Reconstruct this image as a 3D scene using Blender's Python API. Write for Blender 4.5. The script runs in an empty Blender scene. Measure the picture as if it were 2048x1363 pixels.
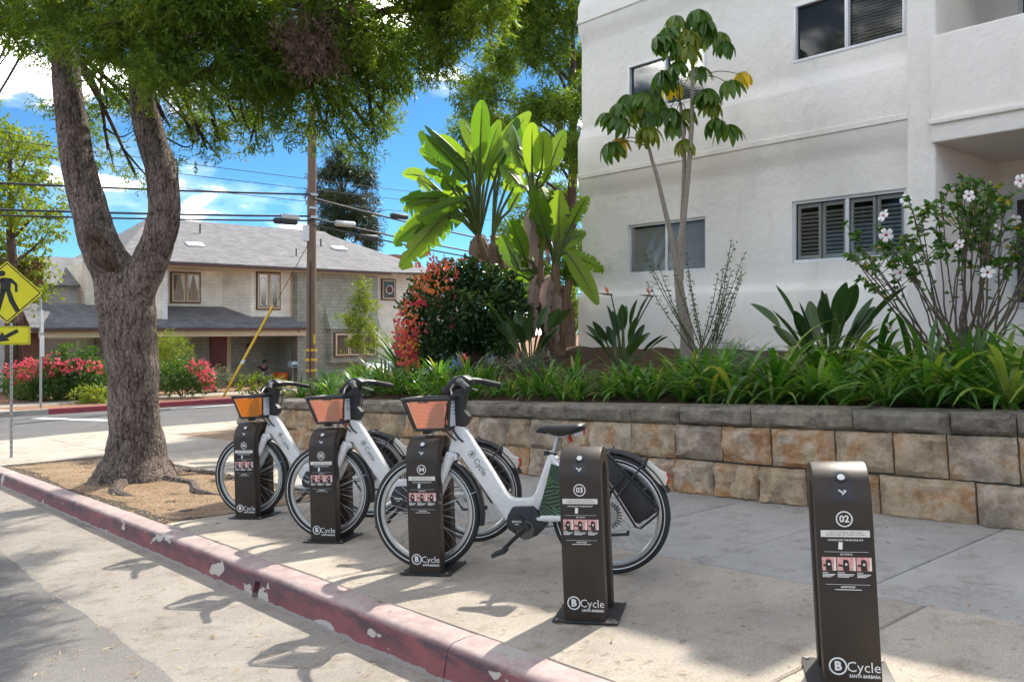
import bpy, bmesh, math, random
import numpy as np
from mathutils import Vector, Matrix
R=math.radians
random.seed(7); RNG=np.random.default_rng(7)
scene=bpy.context.scene
COL=scene.collection
# ---------------------------------------------------------------- camera, sky, sun, exposure
# world axes: x across the street towards the garden wall, y along the kerb, z up; the street falls 6 % along +y
SL=0.06; TILT=-math.atan(SL)
FPX=1681.0; CAMZ=1.23; YAW=math.atan2(.653,.757)
cd=bpy.data.cameras.new('camera'); cam=bpy.data.objects.new('camera',cd); COL.objects.link(cam)
cam.location=(0,0,CAMZ); cam.rotation_euler=(R(90),0,-YAW)
cd.sensor_width=36; cd.lens=FPX/2048*36; cd.shift_y=-33.5/2048; cd.clip_end=2000; cd.clip_start=.05
scene.camera=cam
SUN_AZ=YAW+R(31); SUN_EL=R(45)
w=bpy.data.worlds.new('World'); scene.world=w; w.use_nodes=True
nt=w.node_tree; nt.nodes.clear()
def N(t,tree,**kw):
    n=tree.nodes.new(t)
    for k,v in kw.items():
        if k.startswith('i_'):
            n.inputs[k[2:].replace('_',' ')].default_value=v
        else: setattr(n,k,v)
    return n
sky=N('ShaderNodeTexSky',nt,sky_type='NISHITA',sun_disc=False,sun_elevation=SUN_EL,sun_rotation=SUN_AZ,altitude=0,air_density=.7,dust_density=0,ozone_density=5.0)
tint=N('ShaderNodeMix',nt,data_type='RGBA',blend_type='MULTIPLY'); tint.inputs[0].default_value=1; tint.inputs[7].default_value=(.23,.385,.43,1)
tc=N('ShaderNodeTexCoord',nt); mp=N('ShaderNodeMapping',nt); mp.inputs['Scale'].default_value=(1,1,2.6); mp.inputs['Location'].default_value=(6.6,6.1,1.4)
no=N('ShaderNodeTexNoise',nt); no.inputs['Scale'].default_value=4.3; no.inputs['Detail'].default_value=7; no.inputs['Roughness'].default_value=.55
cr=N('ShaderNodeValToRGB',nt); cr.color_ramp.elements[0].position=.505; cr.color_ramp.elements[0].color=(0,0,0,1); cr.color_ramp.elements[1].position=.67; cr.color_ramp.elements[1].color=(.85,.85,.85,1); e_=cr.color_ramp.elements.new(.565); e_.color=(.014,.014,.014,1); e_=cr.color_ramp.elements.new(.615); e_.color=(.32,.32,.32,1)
mx=N('ShaderNodeMix',nt,data_type='RGBA'); mx.inputs[7].default_value=(66,63,59,1)  # cloud colour set far brighter than real clouds, as fill light for the shade
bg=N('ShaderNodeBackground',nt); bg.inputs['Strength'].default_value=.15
ow=N('ShaderNodeOutputWorld',nt); L=nt.links.new
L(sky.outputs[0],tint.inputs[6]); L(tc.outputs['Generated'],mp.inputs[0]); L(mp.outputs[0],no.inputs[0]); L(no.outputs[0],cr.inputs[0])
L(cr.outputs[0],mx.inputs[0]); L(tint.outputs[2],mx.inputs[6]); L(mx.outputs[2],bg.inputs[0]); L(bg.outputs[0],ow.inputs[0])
sd=bpy.data.lights.new('sun','SUN'); sd.energy=2.9; sd.angle=R(.53); sd.color=(1,.93,.82)
so=bpy.data.objects.new('sun',sd); COL.objects.link(so); so.location=(20,10,30)
sdir=Vector((math.sin(SUN_AZ)*math.cos(SUN_EL),math.cos(SUN_AZ)*math.cos(SUN_EL),math.sin(SUN_EL)))
so.rotation_euler=sdir.to_track_quat('Z','Y').to_euler()
vs=scene.view_settings; vs.view_transform='Standard'; vs.look='None'; vs.gamma=1; vs.exposure=1.42
# ---------------------------------------------------------------- helpers
def at(px,py,Z):
    "a point seen at pixel px,py of the photograph, Z metres ahead of the camera, in street axes (x,y,z)"
    X=(px-1024)/FPX*Z
    return Vector((.757*X+.653*Z,-.653*X+.757*Z,CAMZ-(py-648)/FPX*Z))
def gz(y):
    "height of the sidewalk at y"
    if y<18: return -SL*y
    if y<22: return -SL*18-(y-18)*.036
    return -SL*18-.144-(y-22)*.012
def link(o,parent=None):
    COL.objects.link(o)
    if parent: o.parent=parent
    return o
def tag(o,label,cat,group=None,kind=None):
    if label: o['label']=label
    if cat: o['category']=cat
    if group: o['group']=group
    if kind: o['kind']=kind
    return o
def thing(name,label,cat,loc=(0,0,0),rz=0,tilt=True,group=None,scale=1):
    o=bpy.data.objects.new(name,None); o.empty_display_size=.1; COL.objects.link(o)
    m=Matrix.Translation(Vector(loc))
    if tilt: m=m@Matrix.Rotation(TILT,4,'X')
    o.matrix_world=m@Matrix.Rotation(rz,4,'Z')@Matrix.Scale(scale,4)
    return tag(o,label,cat,group)
def dup(o,parent=None):
    c=o.copy(); COL.objects.link(c)
    if parent: c.parent=parent
    for ch in list(o.children): dup(ch,c)
    return c
def npmesh(name,V,faces_flat,loop_start,mat,parent=None,attr=None,smooth=False):
    me=bpy.data.meshes.new(name); n=len(V)
    me.vertices.add(n); me.vertices.foreach_set('co',np.ascontiguousarray(V,dtype=np.float32).ravel())
    me.loops.add(len(faces_flat)); me.loops.foreach_set('vertex_index',np.ascontiguousarray(faces_flat,dtype=np.int32))
    me.polygons.add(len(loop_start)); me.polygons.foreach_set('loop_start',np.ascontiguousarray(loop_start,dtype=np.int32))
    if attr is not None:
        a=me.attributes.new('rnd','FLOAT','POINT'); a.data.foreach_set('value',np.ascontiguousarray(attr,dtype=np.float32))
    me.update(calc_edges=True)
    if smooth: me.polygons.foreach_set('use_smooth',np.ones(len(loop_start),dtype=bool))
    me.materials.append(mat)
    return link(bpy.data.objects.new(name,me),parent)
class MB:
    "collects simple shapes into one mesh"
    def __init__(s): s.v=[]; s.f=[]; s.m=[]; s.cur=0
    def add(s,vs,fs):
        b=len(s.v); s.v+= [tuple(v) for v in vs]; s.f+=[tuple(b+i for i in f) for f in fs]; s.m+=[s.cur]*len(fs); return s
    def box(s,c,d,M=None):
        x,y,z=(t/2 for t in d); vs=[Vector((sx*x,sy*y,sz*z)) for sz in(-1,1) for sy in(-1,1) for sx in(-1,1)]
        if M: vs=[M@v for v in vs]
        return s.add([v+Vector(c) for v in vs],[(0,2,3,1),(4,5,7,6),(0,1,5,4),(2,6,7,3),(0,4,6,2),(1,3,7,5)])
    def bx(s,x0,x1,y0,y1,z0,z1): return s.box(((x0+x1)/2,(y0+y1)/2,(z0+z1)/2),(abs(x1-x0),abs(y1-y0),abs(z1-z0)))
    def tube(s,path,rad,seg=8,cap=True,sx=1.0):
        P=[Vector(p) for p in path]; rad=[rad]*len(P) if not hasattr(rad,'__len__') else rad
        up=Vector((.123,.456,.88)); vs=[];fs=[]; px=None
        for i,p in enumerate(P):
            t=(P[min(i+1,len(P)-1)]-P[max(i-1,0)])
            if t.length<1e-9: t=Vector((0,0,1))
            t.normalize()
            if px is None:
                px=t.cross(up if abs(t.dot(up))<.95 else Vector((1,0,0))).normalized()
            else:
                px=(px-t*px.dot(t)).normalized()
            py=t.cross(px)
            for k in range(seg):
                a=2*math.pi*k/seg; vs.append(p+px*math.cos(a)*rad[i]*sx+py*math.sin(a)*rad[i])
        n=len(P)
        for i in range(n-1):
            for k in range(seg):
                a=i*seg+k;b=i*seg+(k+1)%seg; fs.append((a,b,b+seg,a+seg))
        if cap: fs+= [tuple(range(seg-1,-1,-1)),tuple(range((n-1)*seg,n*seg))]
        return s.add(vs,fs)
    def ring(s,c,axis,R_,r,seg=40,sec=8,a0=0,a1=2*math.pi,sy=1.0):
        "torus (or part) about an axis 'y'; in the xz plane"
        full=abs(a1-a0)>6.28; n=seg if full else seg+1; vs=[];fs=[]
        for i in range(n):
            a=a0+(a1-a0)*i/seg; ca,sa=math.cos(a),math.sin(a)
            for k in range(sec):
                b=2*math.pi*k/sec; rr=R_+r*math.cos(b); vs.append((c[0]+rr*ca,c[1]+r*sy*math.sin(b),c[2]+rr*sa))
        for i in range(seg):
            j=(i+1)%n
            for k in range(sec):
                l=(k+1)%sec; fs.append((i*sec+k,j*sec+k,j*sec+l,i*sec+l))
        if not full: fs+=[tuple(range(sec)),tuple(range((n-1)*sec+sec-1,(n-1)*sec-1,-1))]
        return s.add(vs,fs)
    def prism(s,poly,h0,h1,plane='xz'):
        "polygon extruded; plane xz -> along y, xy -> along z, yz -> along x"
        n=len(poly)
        def P(a,b,h): return {'xz':(a,h,b),'xy':(a,b,h),'yz':(h,a,b)}[plane]
        vs=[P(a,b,h0) for a,b in poly]+[P(a,b,h1) for a,b in poly]
        fs=[tuple(range(n)),tuple(range(2*n-1,n-1,-1))]+[(i,i+n,(i+1)%n+n,(i+1)%n) for i in range(n)]
        return s.add(vs,fs)
    def build(s,name,mat,parent=None,bevel=0,seg=2,smooth=True,angle=40,fixn=True):
        me=bpy.data.meshes.new(name); me.from_pydata(s.v,[],s.f)
        mats=mat if isinstance(mat,(list,tuple)) else [mat]
        for m in mats: me.materials.append(m)
        if len(mats)>1: me.polygons.foreach_set('material_index',s.m)
        if fixn or bevel:
            bm=bmesh.new(); bm.from_mesh(me)
            if fixn: bmesh.ops.recalc_face_normals(bm,faces=bm.faces)
            if bevel:
                es=[e for e in bm.edges if len(e.link_faces)==2 and e.calc_face_angle(0)>R(25)]
                bmesh.ops.bevel(bm,geom=es,offset=bevel,segments=seg,profile=.6,affect='EDGES',clamp_overlap=True)
            bm.to_mesh(me); bm.free()
        if smooth:
            me.polygons.foreach_set('use_smooth',[True]*len(me.polygons)); me.set_sharp_from_angle(angle=R(angle))
        me.update()
        return link(bpy.data.objects.new(name,me),parent)
def text_mesh(txt,size,mat,name,parent,loc,rot=(R(90),0,0),bold=0,spacing=1.0,align='CENTER',extrude=.0006,sx=1.0):
    c=bpy.data.curves.new('t','FONT'); c.body=txt; c.size=size; c.align_x=align; c.align_y='CENTER'; c.resolution_u=2; c.offset=bold; c.space_character=spacing; c.extrude=extrude
    o=bpy.data.objects.new('t',c); COL.objects.link(o); dg=bpy.context.evaluated_depsgraph_get()
    me=bpy.data.meshes.new_from_object(o.evaluated_get(dg)); bpy.data.objects.remove(o); bpy.data.curves.remove(c)
    me.materials.clear(); me.materials.append(mat)
    r=link(bpy.data.objects.new(name,me),parent); r.location=loc; r.rotation_euler=rot; r.scale=(sx,1,1)
    return r
# ---------------------------------------------------------------- materials
MATS={}
def base_mat(name):
    m=bpy.data.materials.new(name); m.use_nodes=True; t=m.node_tree; t.nodes.clear()
    o=N('ShaderNodeOutputMaterial',t); b=N('ShaderNodeBsdfPrincipled',t); t.links.new(b.outputs[0],o.inputs[0]); MATS[name]=m
    return m,t,b,o
def ramp(t,stops):
    r=N('ShaderNodeValToRGB',t); e=r.color_ramp.elements
    while len(e)<len(stops): e.new(.5)
    for k,(p,c) in zip(e,stops): k.position=p; k.color=(*c,1)
    return r
def noise(t,src,scale,detail=4,rough=.55,scl=None):
    n=N('ShaderNodeTexNoise',t); n.inputs['Scale'].default_value=scale; n.inputs['Detail'].default_value=detail; n.inputs['Roughness'].default_value=rough
    if scl:
        m=N('ShaderNodeMapping',t); m.inputs['Scale'].default_value=scl; t.links.new(src,m.inputs[0]); src=m.outputs[0]
    t.links.new(src,n.inputs['Vector']); return n
def mix(t,fac,a,b,mode='MIX'):
    m=N('ShaderNodeMix',t,data_type='RGBA',blend_type=mode)
    for s,i in ((fac,0),(a,6),(b,7)):
        if isinstance(s,(int,float)): m.inputs[i].default_value=s
        elif isinstance(s,tuple): m.inputs[i].default_value=(*s,1)
        else: t.links.new(s,m.inputs[i])
    return m.outputs[2]
def bump(t,b,h,strength,dist=.01):
    n=N('ShaderNodeBump',t); n.inputs['Strength'].default_value=strength; n.inputs['Distance'].default_value=dist
    t.links.new(h,n.inputs['Height']); t.links.new(n.outputs[0],b.inputs['Normal']); return n
def pm(name,c1,c2=None,scale=6,rough=.6,bmp=0,bscale=80,metal=0,spec=.5,mid=.5,spread=.2,coord='Object',scl=None,speck=0,rnd=0,bdist=.01,coat=0):
    "plain procedural: two colours mixed by noise, fine speckle, fine bump, optional per-object shift"
    m,t,b,o=base_mat(name); tc=N('ShaderNodeTexCoord',t).outputs[coord]; c2=c2 or tuple(x*.8 for x in c1)
    n=noise(t,tc,scale,5,.6,scl); r=ramp(t,[(mid-spread,c1),(mid+spread,c2)]); t.links.new(n.outputs[0],r.inputs[0]); col=r.outputs[0]
    if speck:
        n2=noise(t,tc,bscale,2,.7); r2=ramp(t,[(.35,(1-speck,)*3),(.65,(1+speck*.6,)*3)]); t.links.new(n2.outputs[0],r2.inputs[0]); col=mix(t,1.0,col,r2.outputs[0],'MULTIPLY')
    if rnd:
        oi=N('ShaderNodeObjectInfo',t); r3=ramp(t,[(0,(1-rnd,)*3),(1,(1+rnd,)*3)]); t.links.new(oi.outputs['Random'],r3.inputs[0]); col=mix(t,1.0,col,r3.outputs[0],'MULTIPLY')
    t.links.new(col,b.inputs['Base Color']); b.inputs['Roughness'].default_value=rough; b.inputs['Metallic'].default_value=metal
    b.inputs['Specular IOR Level'].default_value=spec; b.inputs['Coat Weight'].default_value=coat
    if bmp: bump(t,b,noise(t,tc,bscale,4,.65,scl).outputs[0],bmp,bdist)
    return m
def leafmat(name,stops,trans=.35,rough=.5,spec=.4,tcol=None):
    m,t,b,o=base_mat(name); a=N('ShaderNodeAttribute',t,attribute_name='rnd'); r=ramp(t,stops); t.links.new(a.outputs['Fac'],r.inputs[0])
    t.links.new(r.outputs[0],b.inputs['Base Color']); b.inputs['Roughness'].default_value=rough; b.inputs['Specular IOR Level'].default_value=spec
    tr=N('ShaderNodeBsdfTranslucent',t); t.links.new(mix(t,1.0,r.outputs[0],tcol or (1.5,1.6,.6),'MULTIPLY'),tr.inputs[0])
    ms=N('ShaderNodeMixShader',t); ms.inputs[0].default_value=trans; t.links.new(b.outputs[0],ms.inputs[1]); t.links.new(tr.outputs[0],ms.inputs[2]); t.links.new(ms.outputs[0],o.inputs[0])
    return m
# ground materials
def mat_concrete(name,c1,c2,speck=.25):
    m,t,b,o=base_mat(name); tc=N('ShaderNodeTexCoord',t).outputs['Object']; geo=N('ShaderNodeNewGeometry',t)
    pos=geo.outputs['Position']
    n=noise(t,pos,1.3,6,.62); r=ramp(t,[(.3,c1),(.7,c2)]); t.links.new(n.outputs[0],r.inputs[0])
    n2=noise(t,pos,95,3,.8); r2=ramp(t,[(.3,(1-speck,)*3),(.6,(1.08,)*3)]); t.links.new(n2.outputs[0],r2.inputs[0]); col=mix(t,1.0,r.outputs[0],r2.outputs[0],'MULTIPLY')
    n3=noise(t,pos,5,5,.7); r3=ramp(t,[(.52,(1,)*3),(.70,(.66,.62,.56))]); t.links.new(n3.outputs[0],r3.inputs[0]); col=mix(t,.8,col,r3.outputs[0],'MULTIPLY')
    n5=noise(t,pos,17,2,.5); r5=ramp(t,[(.66,(1,)*3),(.72,(.55,.53,.5))]); t.links.new(n5.outputs[0],r5.inputs[0]); col=mix(t,.7,col,r5.outputs[0],'MULTIPLY')
    oi=N('ShaderNodeObjectInfo',t); r4=ramp(t,[(0,(.9,.9,.9)),(1,(1.06,1.05,1.03))]); t.links.new(oi.outputs['Random'],r4.inputs[0]); col=mix(t,1.0,col,r4.outputs[0],'MULTIPLY')
    t.links.new(col,b.inputs['Base Color']); b.inputs['Roughness'].default_value=.85; b.inputs['Specular IOR Level'].default_value=.25
    bump(t,b,n2.outputs[0],.25,.004); return m
M_side=mat_concrete('sidewalk concrete',(.50,.445,.37),(.36,.32,.27),.34)
M_side2=mat_concrete('grey slab concrete',(.40,.385,.36),(.31,.30,.285),.18)
M_gutter=mat_concrete('gutter concrete',(.345,.315,.275),(.235,.215,.19),.36)
def mat_asphalt(name,c1,c2):
    m,t,b,o=base_mat(name); pos=N('ShaderNodeNewGeometry',t).outputs['Position']
    n=noise(t,pos,.9,6,.6); r=ramp(t,[(.3,c1),(.7,c2)]); t.links.new(n.outputs[0],r.inputs[0])
    n2=noise(t,pos,130,2,.8); r2=ramp(t,[(.3,(.6,)*3),(.65,(1.25,)*3)]); t.links.new(n2.outputs[0],r2.inputs[0]); col=mix(t,1.0,r.outputs[0],r2.outputs[0],'MULTIPLY')
    # cracks
    v=N('ShaderNodeTexVoronoi',t,feature='DISTANCE_TO_EDGE'); v.inputs['Scale'].default_value=.42
    nd=noise(t,pos,2.5,5,.6); ad=N('ShaderNodeVectorMath',t,operation='MULTIPLY_ADD'); t.links.new(nd.outputs['Color'],ad.inputs[0]); ad.inputs[1].default_value=(.5,.5,.5); t.links.new(pos,ad.inputs[2]); t.links.new(ad.outputs[0],v.inputs['Vector'])
    rc=ramp(t,[(0,(.35,)*3),(.006,(1,)*3)]); t.links.new(v.outputs['Distance'],rc.inputs[0]); col=mix(t,.8,col,rc.outputs[0],'MULTIPLY')
    t.links.new(col,b.inputs['Base Color']); b.inputs['Roughness'].default_value=.9; b.inputs['Specular IOR Level'].default_value=.2
    bump(t,b,n2.outputs[0],.5,.006); return m
M_asph=mat_asphalt('worn asphalt',(.205,.195,.182),(.15,.143,.135))
M_asph2=mat_asphalt('cross street asphalt',(.15,.148,.145),(.12,.118,.117))
M_dirt=pm('parkway dirt',(.35,.25,.165),(.235,.165,.108),2.2,.95,.5,40,spec=.1,speck=.3,bdist=.03,coord='Object')
M_soil=pm('planter soil',(.125,.075,.047),(.075,.045,.03),2.5,.95,.9,22,spec=.1,speck=.35,bdist=.04)
M_mulch=pm('far garden mulch',(.34,.2,.13),(.24,.14,.09),4,.95,.6,30,spec=.1,speck=.3,bdist=.03)
def mat_kerb(name='red kerb paint'):
    m,t,b,o=base_mat(name); pos=N('ShaderNodeNewGeometry',t).outputs['Position']; tc=N('ShaderNodeTexCoord',t).outputs['Object']
    sx=N('ShaderNodeSeparateXYZ',t); t.links.new(tc,sx.inputs[0])
    n=noise(t,pos,2.6,5,.65); r=ramp(t,[(.35,(.235,.078,.082)),(.62,(.145,.052,.058))]); t.links.new(n.outputs[0],r.inputs[0]); col=r.outputs[0]
    # sun-bleached, dusty on top (object z near 0)
    mr=N('ShaderNodeMapRange',t); mr.inputs[1].default_value=-.03; mr.inputs[2].default_value=-.004; t.links.new(sx.outputs[2],mr.inputs[0])
    nt2=noise(t,pos,9,5,.7); tm=N('ShaderNodeMath',t,operation='MULTIPLY'); t.links.new(mr.outputs[0],tm.inputs[0]); rt=ramp(t,[(.25,(.45,)*3),(.6,(.95,)*3)]); t.links.new(nt2.outputs[0],rt.inputs[0]); t.links.new(rt.outputs[0],tm.inputs[1])
    col=mix(t,tm.outputs[0],col,(.43,.35,.325))
    # dark tyre scuffs along the upper face
    n3=noise(t,pos,3.3,5,.7,(1,.55,3.2)); r3=ramp(t,[(.42,(0,)*3),(.56,(.9,)*3)]); t.links.new(n3.outputs[0],r3.inputs[0])
    mb=N('ShaderNodeMapRange',t); mb.inputs[1].default_value=-.13; mb.inputs[2].default_value=-.06; t.links.new(sx.outputs[2],mb.inputs[0])
    mt=N('ShaderNodeMath',t,operation='SUBTRACT'); t.links.new(mb.outputs[0],mt.inputs[0]); t.links.new(mr.outputs[0],mt.inputs[1]); mt.use_clamp=True
    mm=N('ShaderNodeMath',t,operation='MULTIPLY'); t.links.new(r3.outputs[0],mm.inputs[0]); t.links.new(mt.outputs[0],mm.inputs[1]); col=mix(t,mm.outputs[0],col,(.06,.045,.055))
    # flaked patches showing concrete
    n4=noise(t,pos,3.1,3,.5,(1.2,.9,1.9)); r4=ramp(t,[(.625,(0,)*3),(.632,(1,)*3)]); t.links.new(n4.outputs[0],r4.inputs[0]); col=mix(t,r4.outputs[0],col,(.40,.37,.33))
    # bare concrete toe
    n5=noise(t,pos,7,4,.6); m5=N('ShaderNodeMath',t,operation='MULTIPLY_ADD'); t.links.new(n5.outputs[0],m5.inputs[0]); m5.inputs[1].default_value=.05; m5.inputs[2].default_value=-.165
    lt=N('ShaderNodeMath',t,operation='LESS_THAN'); t.links.new(sx.outputs[2],lt.inputs[0]); t.links.new(m5.outputs[0],lt.inputs[1]); col=mix(t,lt.outputs[0],col,(.27,.25,.235))
    t.links.new(col,b.inputs['Base Color']); b.inputs['Roughness'].default_value=.7; b.inputs['Specular IOR Level'].default_value=.3
    nb=noise(t,pos,40,4,.7); hb=N('ShaderNodeMath',t,operation='SUBTRACT'); t.links.new(nb.outputs[0],hb.inputs[0]); t.links.new(r4.outputs[0],hb.inputs[1]); bump(t,b,hb.outputs[0],.35,.006); return m
M_kerb=mat_kerb()
M_white_line=pm('road paint',(.72,.72,.70),(.6,.6,.58),8,.7,.2,60,speck=.2)
M_farkerb=pm('far red kerb',(.27,.035,.05),(.2,.03,.045),3,.6,.1,30)
# ================================================================ the setting
def sheet(name,x0,x1,y0,y1,c,mat,kind='structure',nx=2):
    ys=sorted(set([y0,y1]+[y for y in (-60,18,22,60,150) if y0<y<y1])); xs=np.linspace(x0,x1,nx)
    v=[(x,y,gz(y)+c) for y in ys for x in xs]; f=[(j*nx+i,j*nx+i+1,(j+1)*nx+i+1,(j+1)*nx+i) for j in range(len(ys)-1) for i in range(nx-1)]
    m=MB(); m.add(v,f); o=m.build(name,mat,fixn=False)
    if kind: o['kind']=kind
    return o
sheet('ground',-400,500,-200,500,-.34,M_mulch)
sheet('road',-9.5,8,-40,20.6,-.166,M_asph)
sheet('cross_street',-120,150,20.3,28.1,-.162,M_asph2)
m=MB(); v=[];f=[]; yy=[-30+.16*i for i in range(296)]
for i,y in enumerate(yy): e=1.36+.018*math.sin(y*1.7)+random.uniform(-.012,.012); v+=[(e-.03,y,gz(y)-.1665),(e,y,gz(y)-.158),(2.2,y,gz(y)-.158)]
for i in range(len(yy)-1): f+=[(3*i,3*i+1,3*i+4,3*i+3),(3*i+1,3*i+2,3*i+5,3*i+4)]
m.add(v,f); o=m.build('gutter_pan',M_gutter,fixn=False); o['kind']='structure'
# painted lines of the crossing and the far edge line
for (pts) in ([(5.2,26.9),(6.6,24.6),(6.95,24.75),(5.6,27.05)],[(9.2,27.05),(15.5,27.05),(15.5,27.3),(9.2,27.3)],[(1.2,25.6),(2.6,23.4),(2.95,23.55),(1.55,25.75)],[(-2.6,24.3),(-1.2,22.2),(-.85,22.35),(-2.25,24.45)]):
    m=MB(); m.add([(x,y,gz(y)-.157) for x,y in pts],[tuple(range(len(pts)))]); o=m.build('road_marking',M_white_line); o['kind']='structure'
def slab(poly,parent,mat,name='paving_slab',top=0.0,th=.07,ch=.007):
    "a paving slab with a small chamfer; polygon counter-clockwise"
    n=len(poly); cx=sum(p[0] for p in poly)/n; cy=sum(p[1] for p in poly)/n
    def ins(p,d):
        v=Vector((p[0]-cx,p[1]-cy)); l=v.length; return (cx+v.x*(1-d/l),cy+v.y*(1-d/l))
    rows=[[(p[0],p[1],gz(p[1])+top-th) for p in poly],[(p[0],p[1],gz(p[1])+top-ch) for p in poly],[(*ins(p,ch*1.6),gz(ins(p,ch)[1])+top) for p in poly]]
    v=sum(rows,[]); f=[tuple(range(2*n,3*n))]
    for r in (0,1):
        for i in range(n): j=(i+1)%n; f.append((r*n+i,r*n+j,(r+1)*n+j,(r+1)*n+i))
    m=MB(); m.add(v,f); return m.build(name,mat,parent,smooth=False,fixn=False)
M_joint=pm('joint dirt',(.10,.085,.07),(.06,.05,.04),9,.95,.4,60,spec=.1)
sw=sheet('sidewalk',2.36,6.25,-12,17.9,-.02,M_joint)
G=.011
def rect(x0,x1,y0,y1): return [(x0+G/2,y0+G/2),(x1-G/2,y0+G/2),(x1-G/2,y1-G/2),(x0+G/2,y1-G/2)]
ye=[-9.1,-6.4,-3.7,-.98,1.74,4.46,7.2]
for a,b in zip(ye,ye[1:]): slab(rect(2.385,4.1,a,b),sw,M_side,top=random.uniform(-.003,.003))
yi=[2.08+.985*k for k in range(-9,13)]
for a,b in zip(yi,yi[1:]): slab(rect(4.1,6.16,a,b),sw,M_side2 if b<9.5 else M_side,top=random.uniform(-.003,.003))
ylast=yi[-1]
slab([(2.385,14.4),(4.1,14.4),(4.1,16.3),(2.385,16.3)],sw,M_side)
slab([(4.11,ylast+.01),(6.16,ylast+.01),(6.16,16.3),(4.11,16.3)],sw,M_side)
cw=sheet('corner_pavement',2.36,60,16.3,20.2,-.03,M_side)
arc=[(5.2-2.83*math.cos(t),17.3+2.9*math.sin(t)) for t in np.linspace(0,math.pi/2,7)]
slab([(2.385,16.31),(4.1,16.31),(4.1,18.2),(2.50,18.2),(2.385,17.3)],cw,M_side)
slab([(4.11,16.31),(6.16,16.31),(6.16,18.2),(4.11,18.2)],cw,M_side)
slab([(2.50,18.21),(4.1,18.21),(4.1,20.0)]+[p for p in arc[::-1] if p[0]<4.05 and p[1]>18.25],cw,M_side)
slab([(4.11,18.21),(6.16,18.21),(6.16,20.2),(5.2,20.2),(4.6,20.15),(4.11,20.0)],cw,M_side)
for k in range(9): slab(rect(6.17+k*1.9,6.17+(k+1)*1.9-.01,18.0,20.2),cw,M_side)
# ---- red kerb in cast lengths
def kerb_run(name,prof,y0,y1,mat,parent,ny=10,amp=.004):
    n=len(prof); v=[];f=[]
    for j in range(ny+1):
        y=y0+(y1-y0)*j/ny
        for i,(x,z) in enumerate(prof):
            k=amp*(random.random()-.5) if 0<i<n-1 else 0
            v.append((x+k,y-y0,z+k*.6))
    for j in range(ny):
        for i in range(n-1): f.append((j*n+i,(j+1)*n+i,(j+1)*n+i+1,j*n+i+1))
    f+=[tuple(range(n)),tuple(range(ny*n+n-1,ny*n-1,-1))]
    m=MB(); m.add(v,f); o=m.build(name,mat,parent,angle=50)
    return o
KP=[(2.372,-.30),(2.372,.002),(2.30,.004),(2.245,.0),(2.222,-.007),(2.207,-.024),(2.2,-.05),(2.187,-.10),(2.176,-.15),(2.172,-.17),(2.172,-.30)]
kerb=thing('kerb',None,None,(0,0,0),0,True); kerb['kind']='structure'
ys=[-8.2,-5.2,-2.15,.9,3.0,4.93]; ys2=[5.0,7.6,9.4,11.3,14.4,17.25]
for seq in (ys,ys2):
    for a,b in zip(seq,seq[1:]):
        o=kerb_run('kerb_length',KP,a+.003,b-.003,M_kerb,kerb,ny=14); o.location=(0,a,0)
o=kerb_run('kerb_length',[(2.372,-.06),(2.372,.001),(2.30,.003),(2.245,-.001),(2.222,-.008),(2.207,-.025),(2.2,-.06)],4.93,5.0,M_kerb,kerb,ny=2); o.location=(0,4.93,0)
M_black=pm('black void',(.012,.012,.012),(.008,.008,.008),5,.9)
m=MB(); m.bx(2.30,2.36,4.9,5.03,-.29,-.06); o=m.build('drain_hole',M_black,kerb)
# kerb return round the corner and along the cross street
M_gkerb=mat_concrete('plain kerb concrete',(.36,.34,.31),(.27,.25,.23))
arcr=[(5.2-3.02*math.cos(t),17.26+3.02*math.sin(t)) for t in np.linspace(0,math.pi/2,14)]+[(30,20.28)]
m=MB(); v=[];f=[]
for i,(x,y) in enumerate(arcr):
    a=Vector(arcr[max(i-1,0)]); b=Vector(arcr[min(i+1,len(arcr)-1)]); t=(b-a).normalized(); nrm=Vector((t.y,-t.x)) if False else Vector((-t.y,t.x))
    for off,z in ((-.17,.003),(-.02,.0),(.0,-.02),(.02,-.17),(.02,-.3)):
        v.append((x+nrm.x*off,y+nrm.y*off,gz(y)+z))
for i in range(len(arcr)-1):
    for k in range(4): f.append((i*5+k,(i+1)*5+k,(i+1)*5+k+1,i*5+k+1))
m.add(v,f); o=m.build('kerb_return',M_gkerb); o['kind']='structure'
# ---- bare parkway strip round the street tree
nx,ny=26,90; v=[];f=[]
for j in range(ny+1):
    y=7.16+(14.42-7.16)*j/ny
    for i in range(nx+1):
        x=2.36+(4.12-2.36)*i/nx
        e=min(1,(x-2.36)/.25,(4.12-x)/.25,(y-7.16)/.3,(14.42-y)/.3)
        d=math.hypot(x-3.14,y-10.5)
        z=gz(y)-.035+e*(.02+.05*math.exp(-(d/.8)**2)+.006*math.sin(x*9+y*3)*math.sin(y*5)+random.uniform(-.003,.003)); v.append((x,y,z))
for j in range(ny):
    for i in range(nx): a=j*(nx+1)+i; f.append((a,a+1,a+nx+2,a+nx+1))
m=MB(); m.add(v,f); o=m.build('parkway_dirt',M_dirt,fixn=False); o['kind']='structure'
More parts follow.
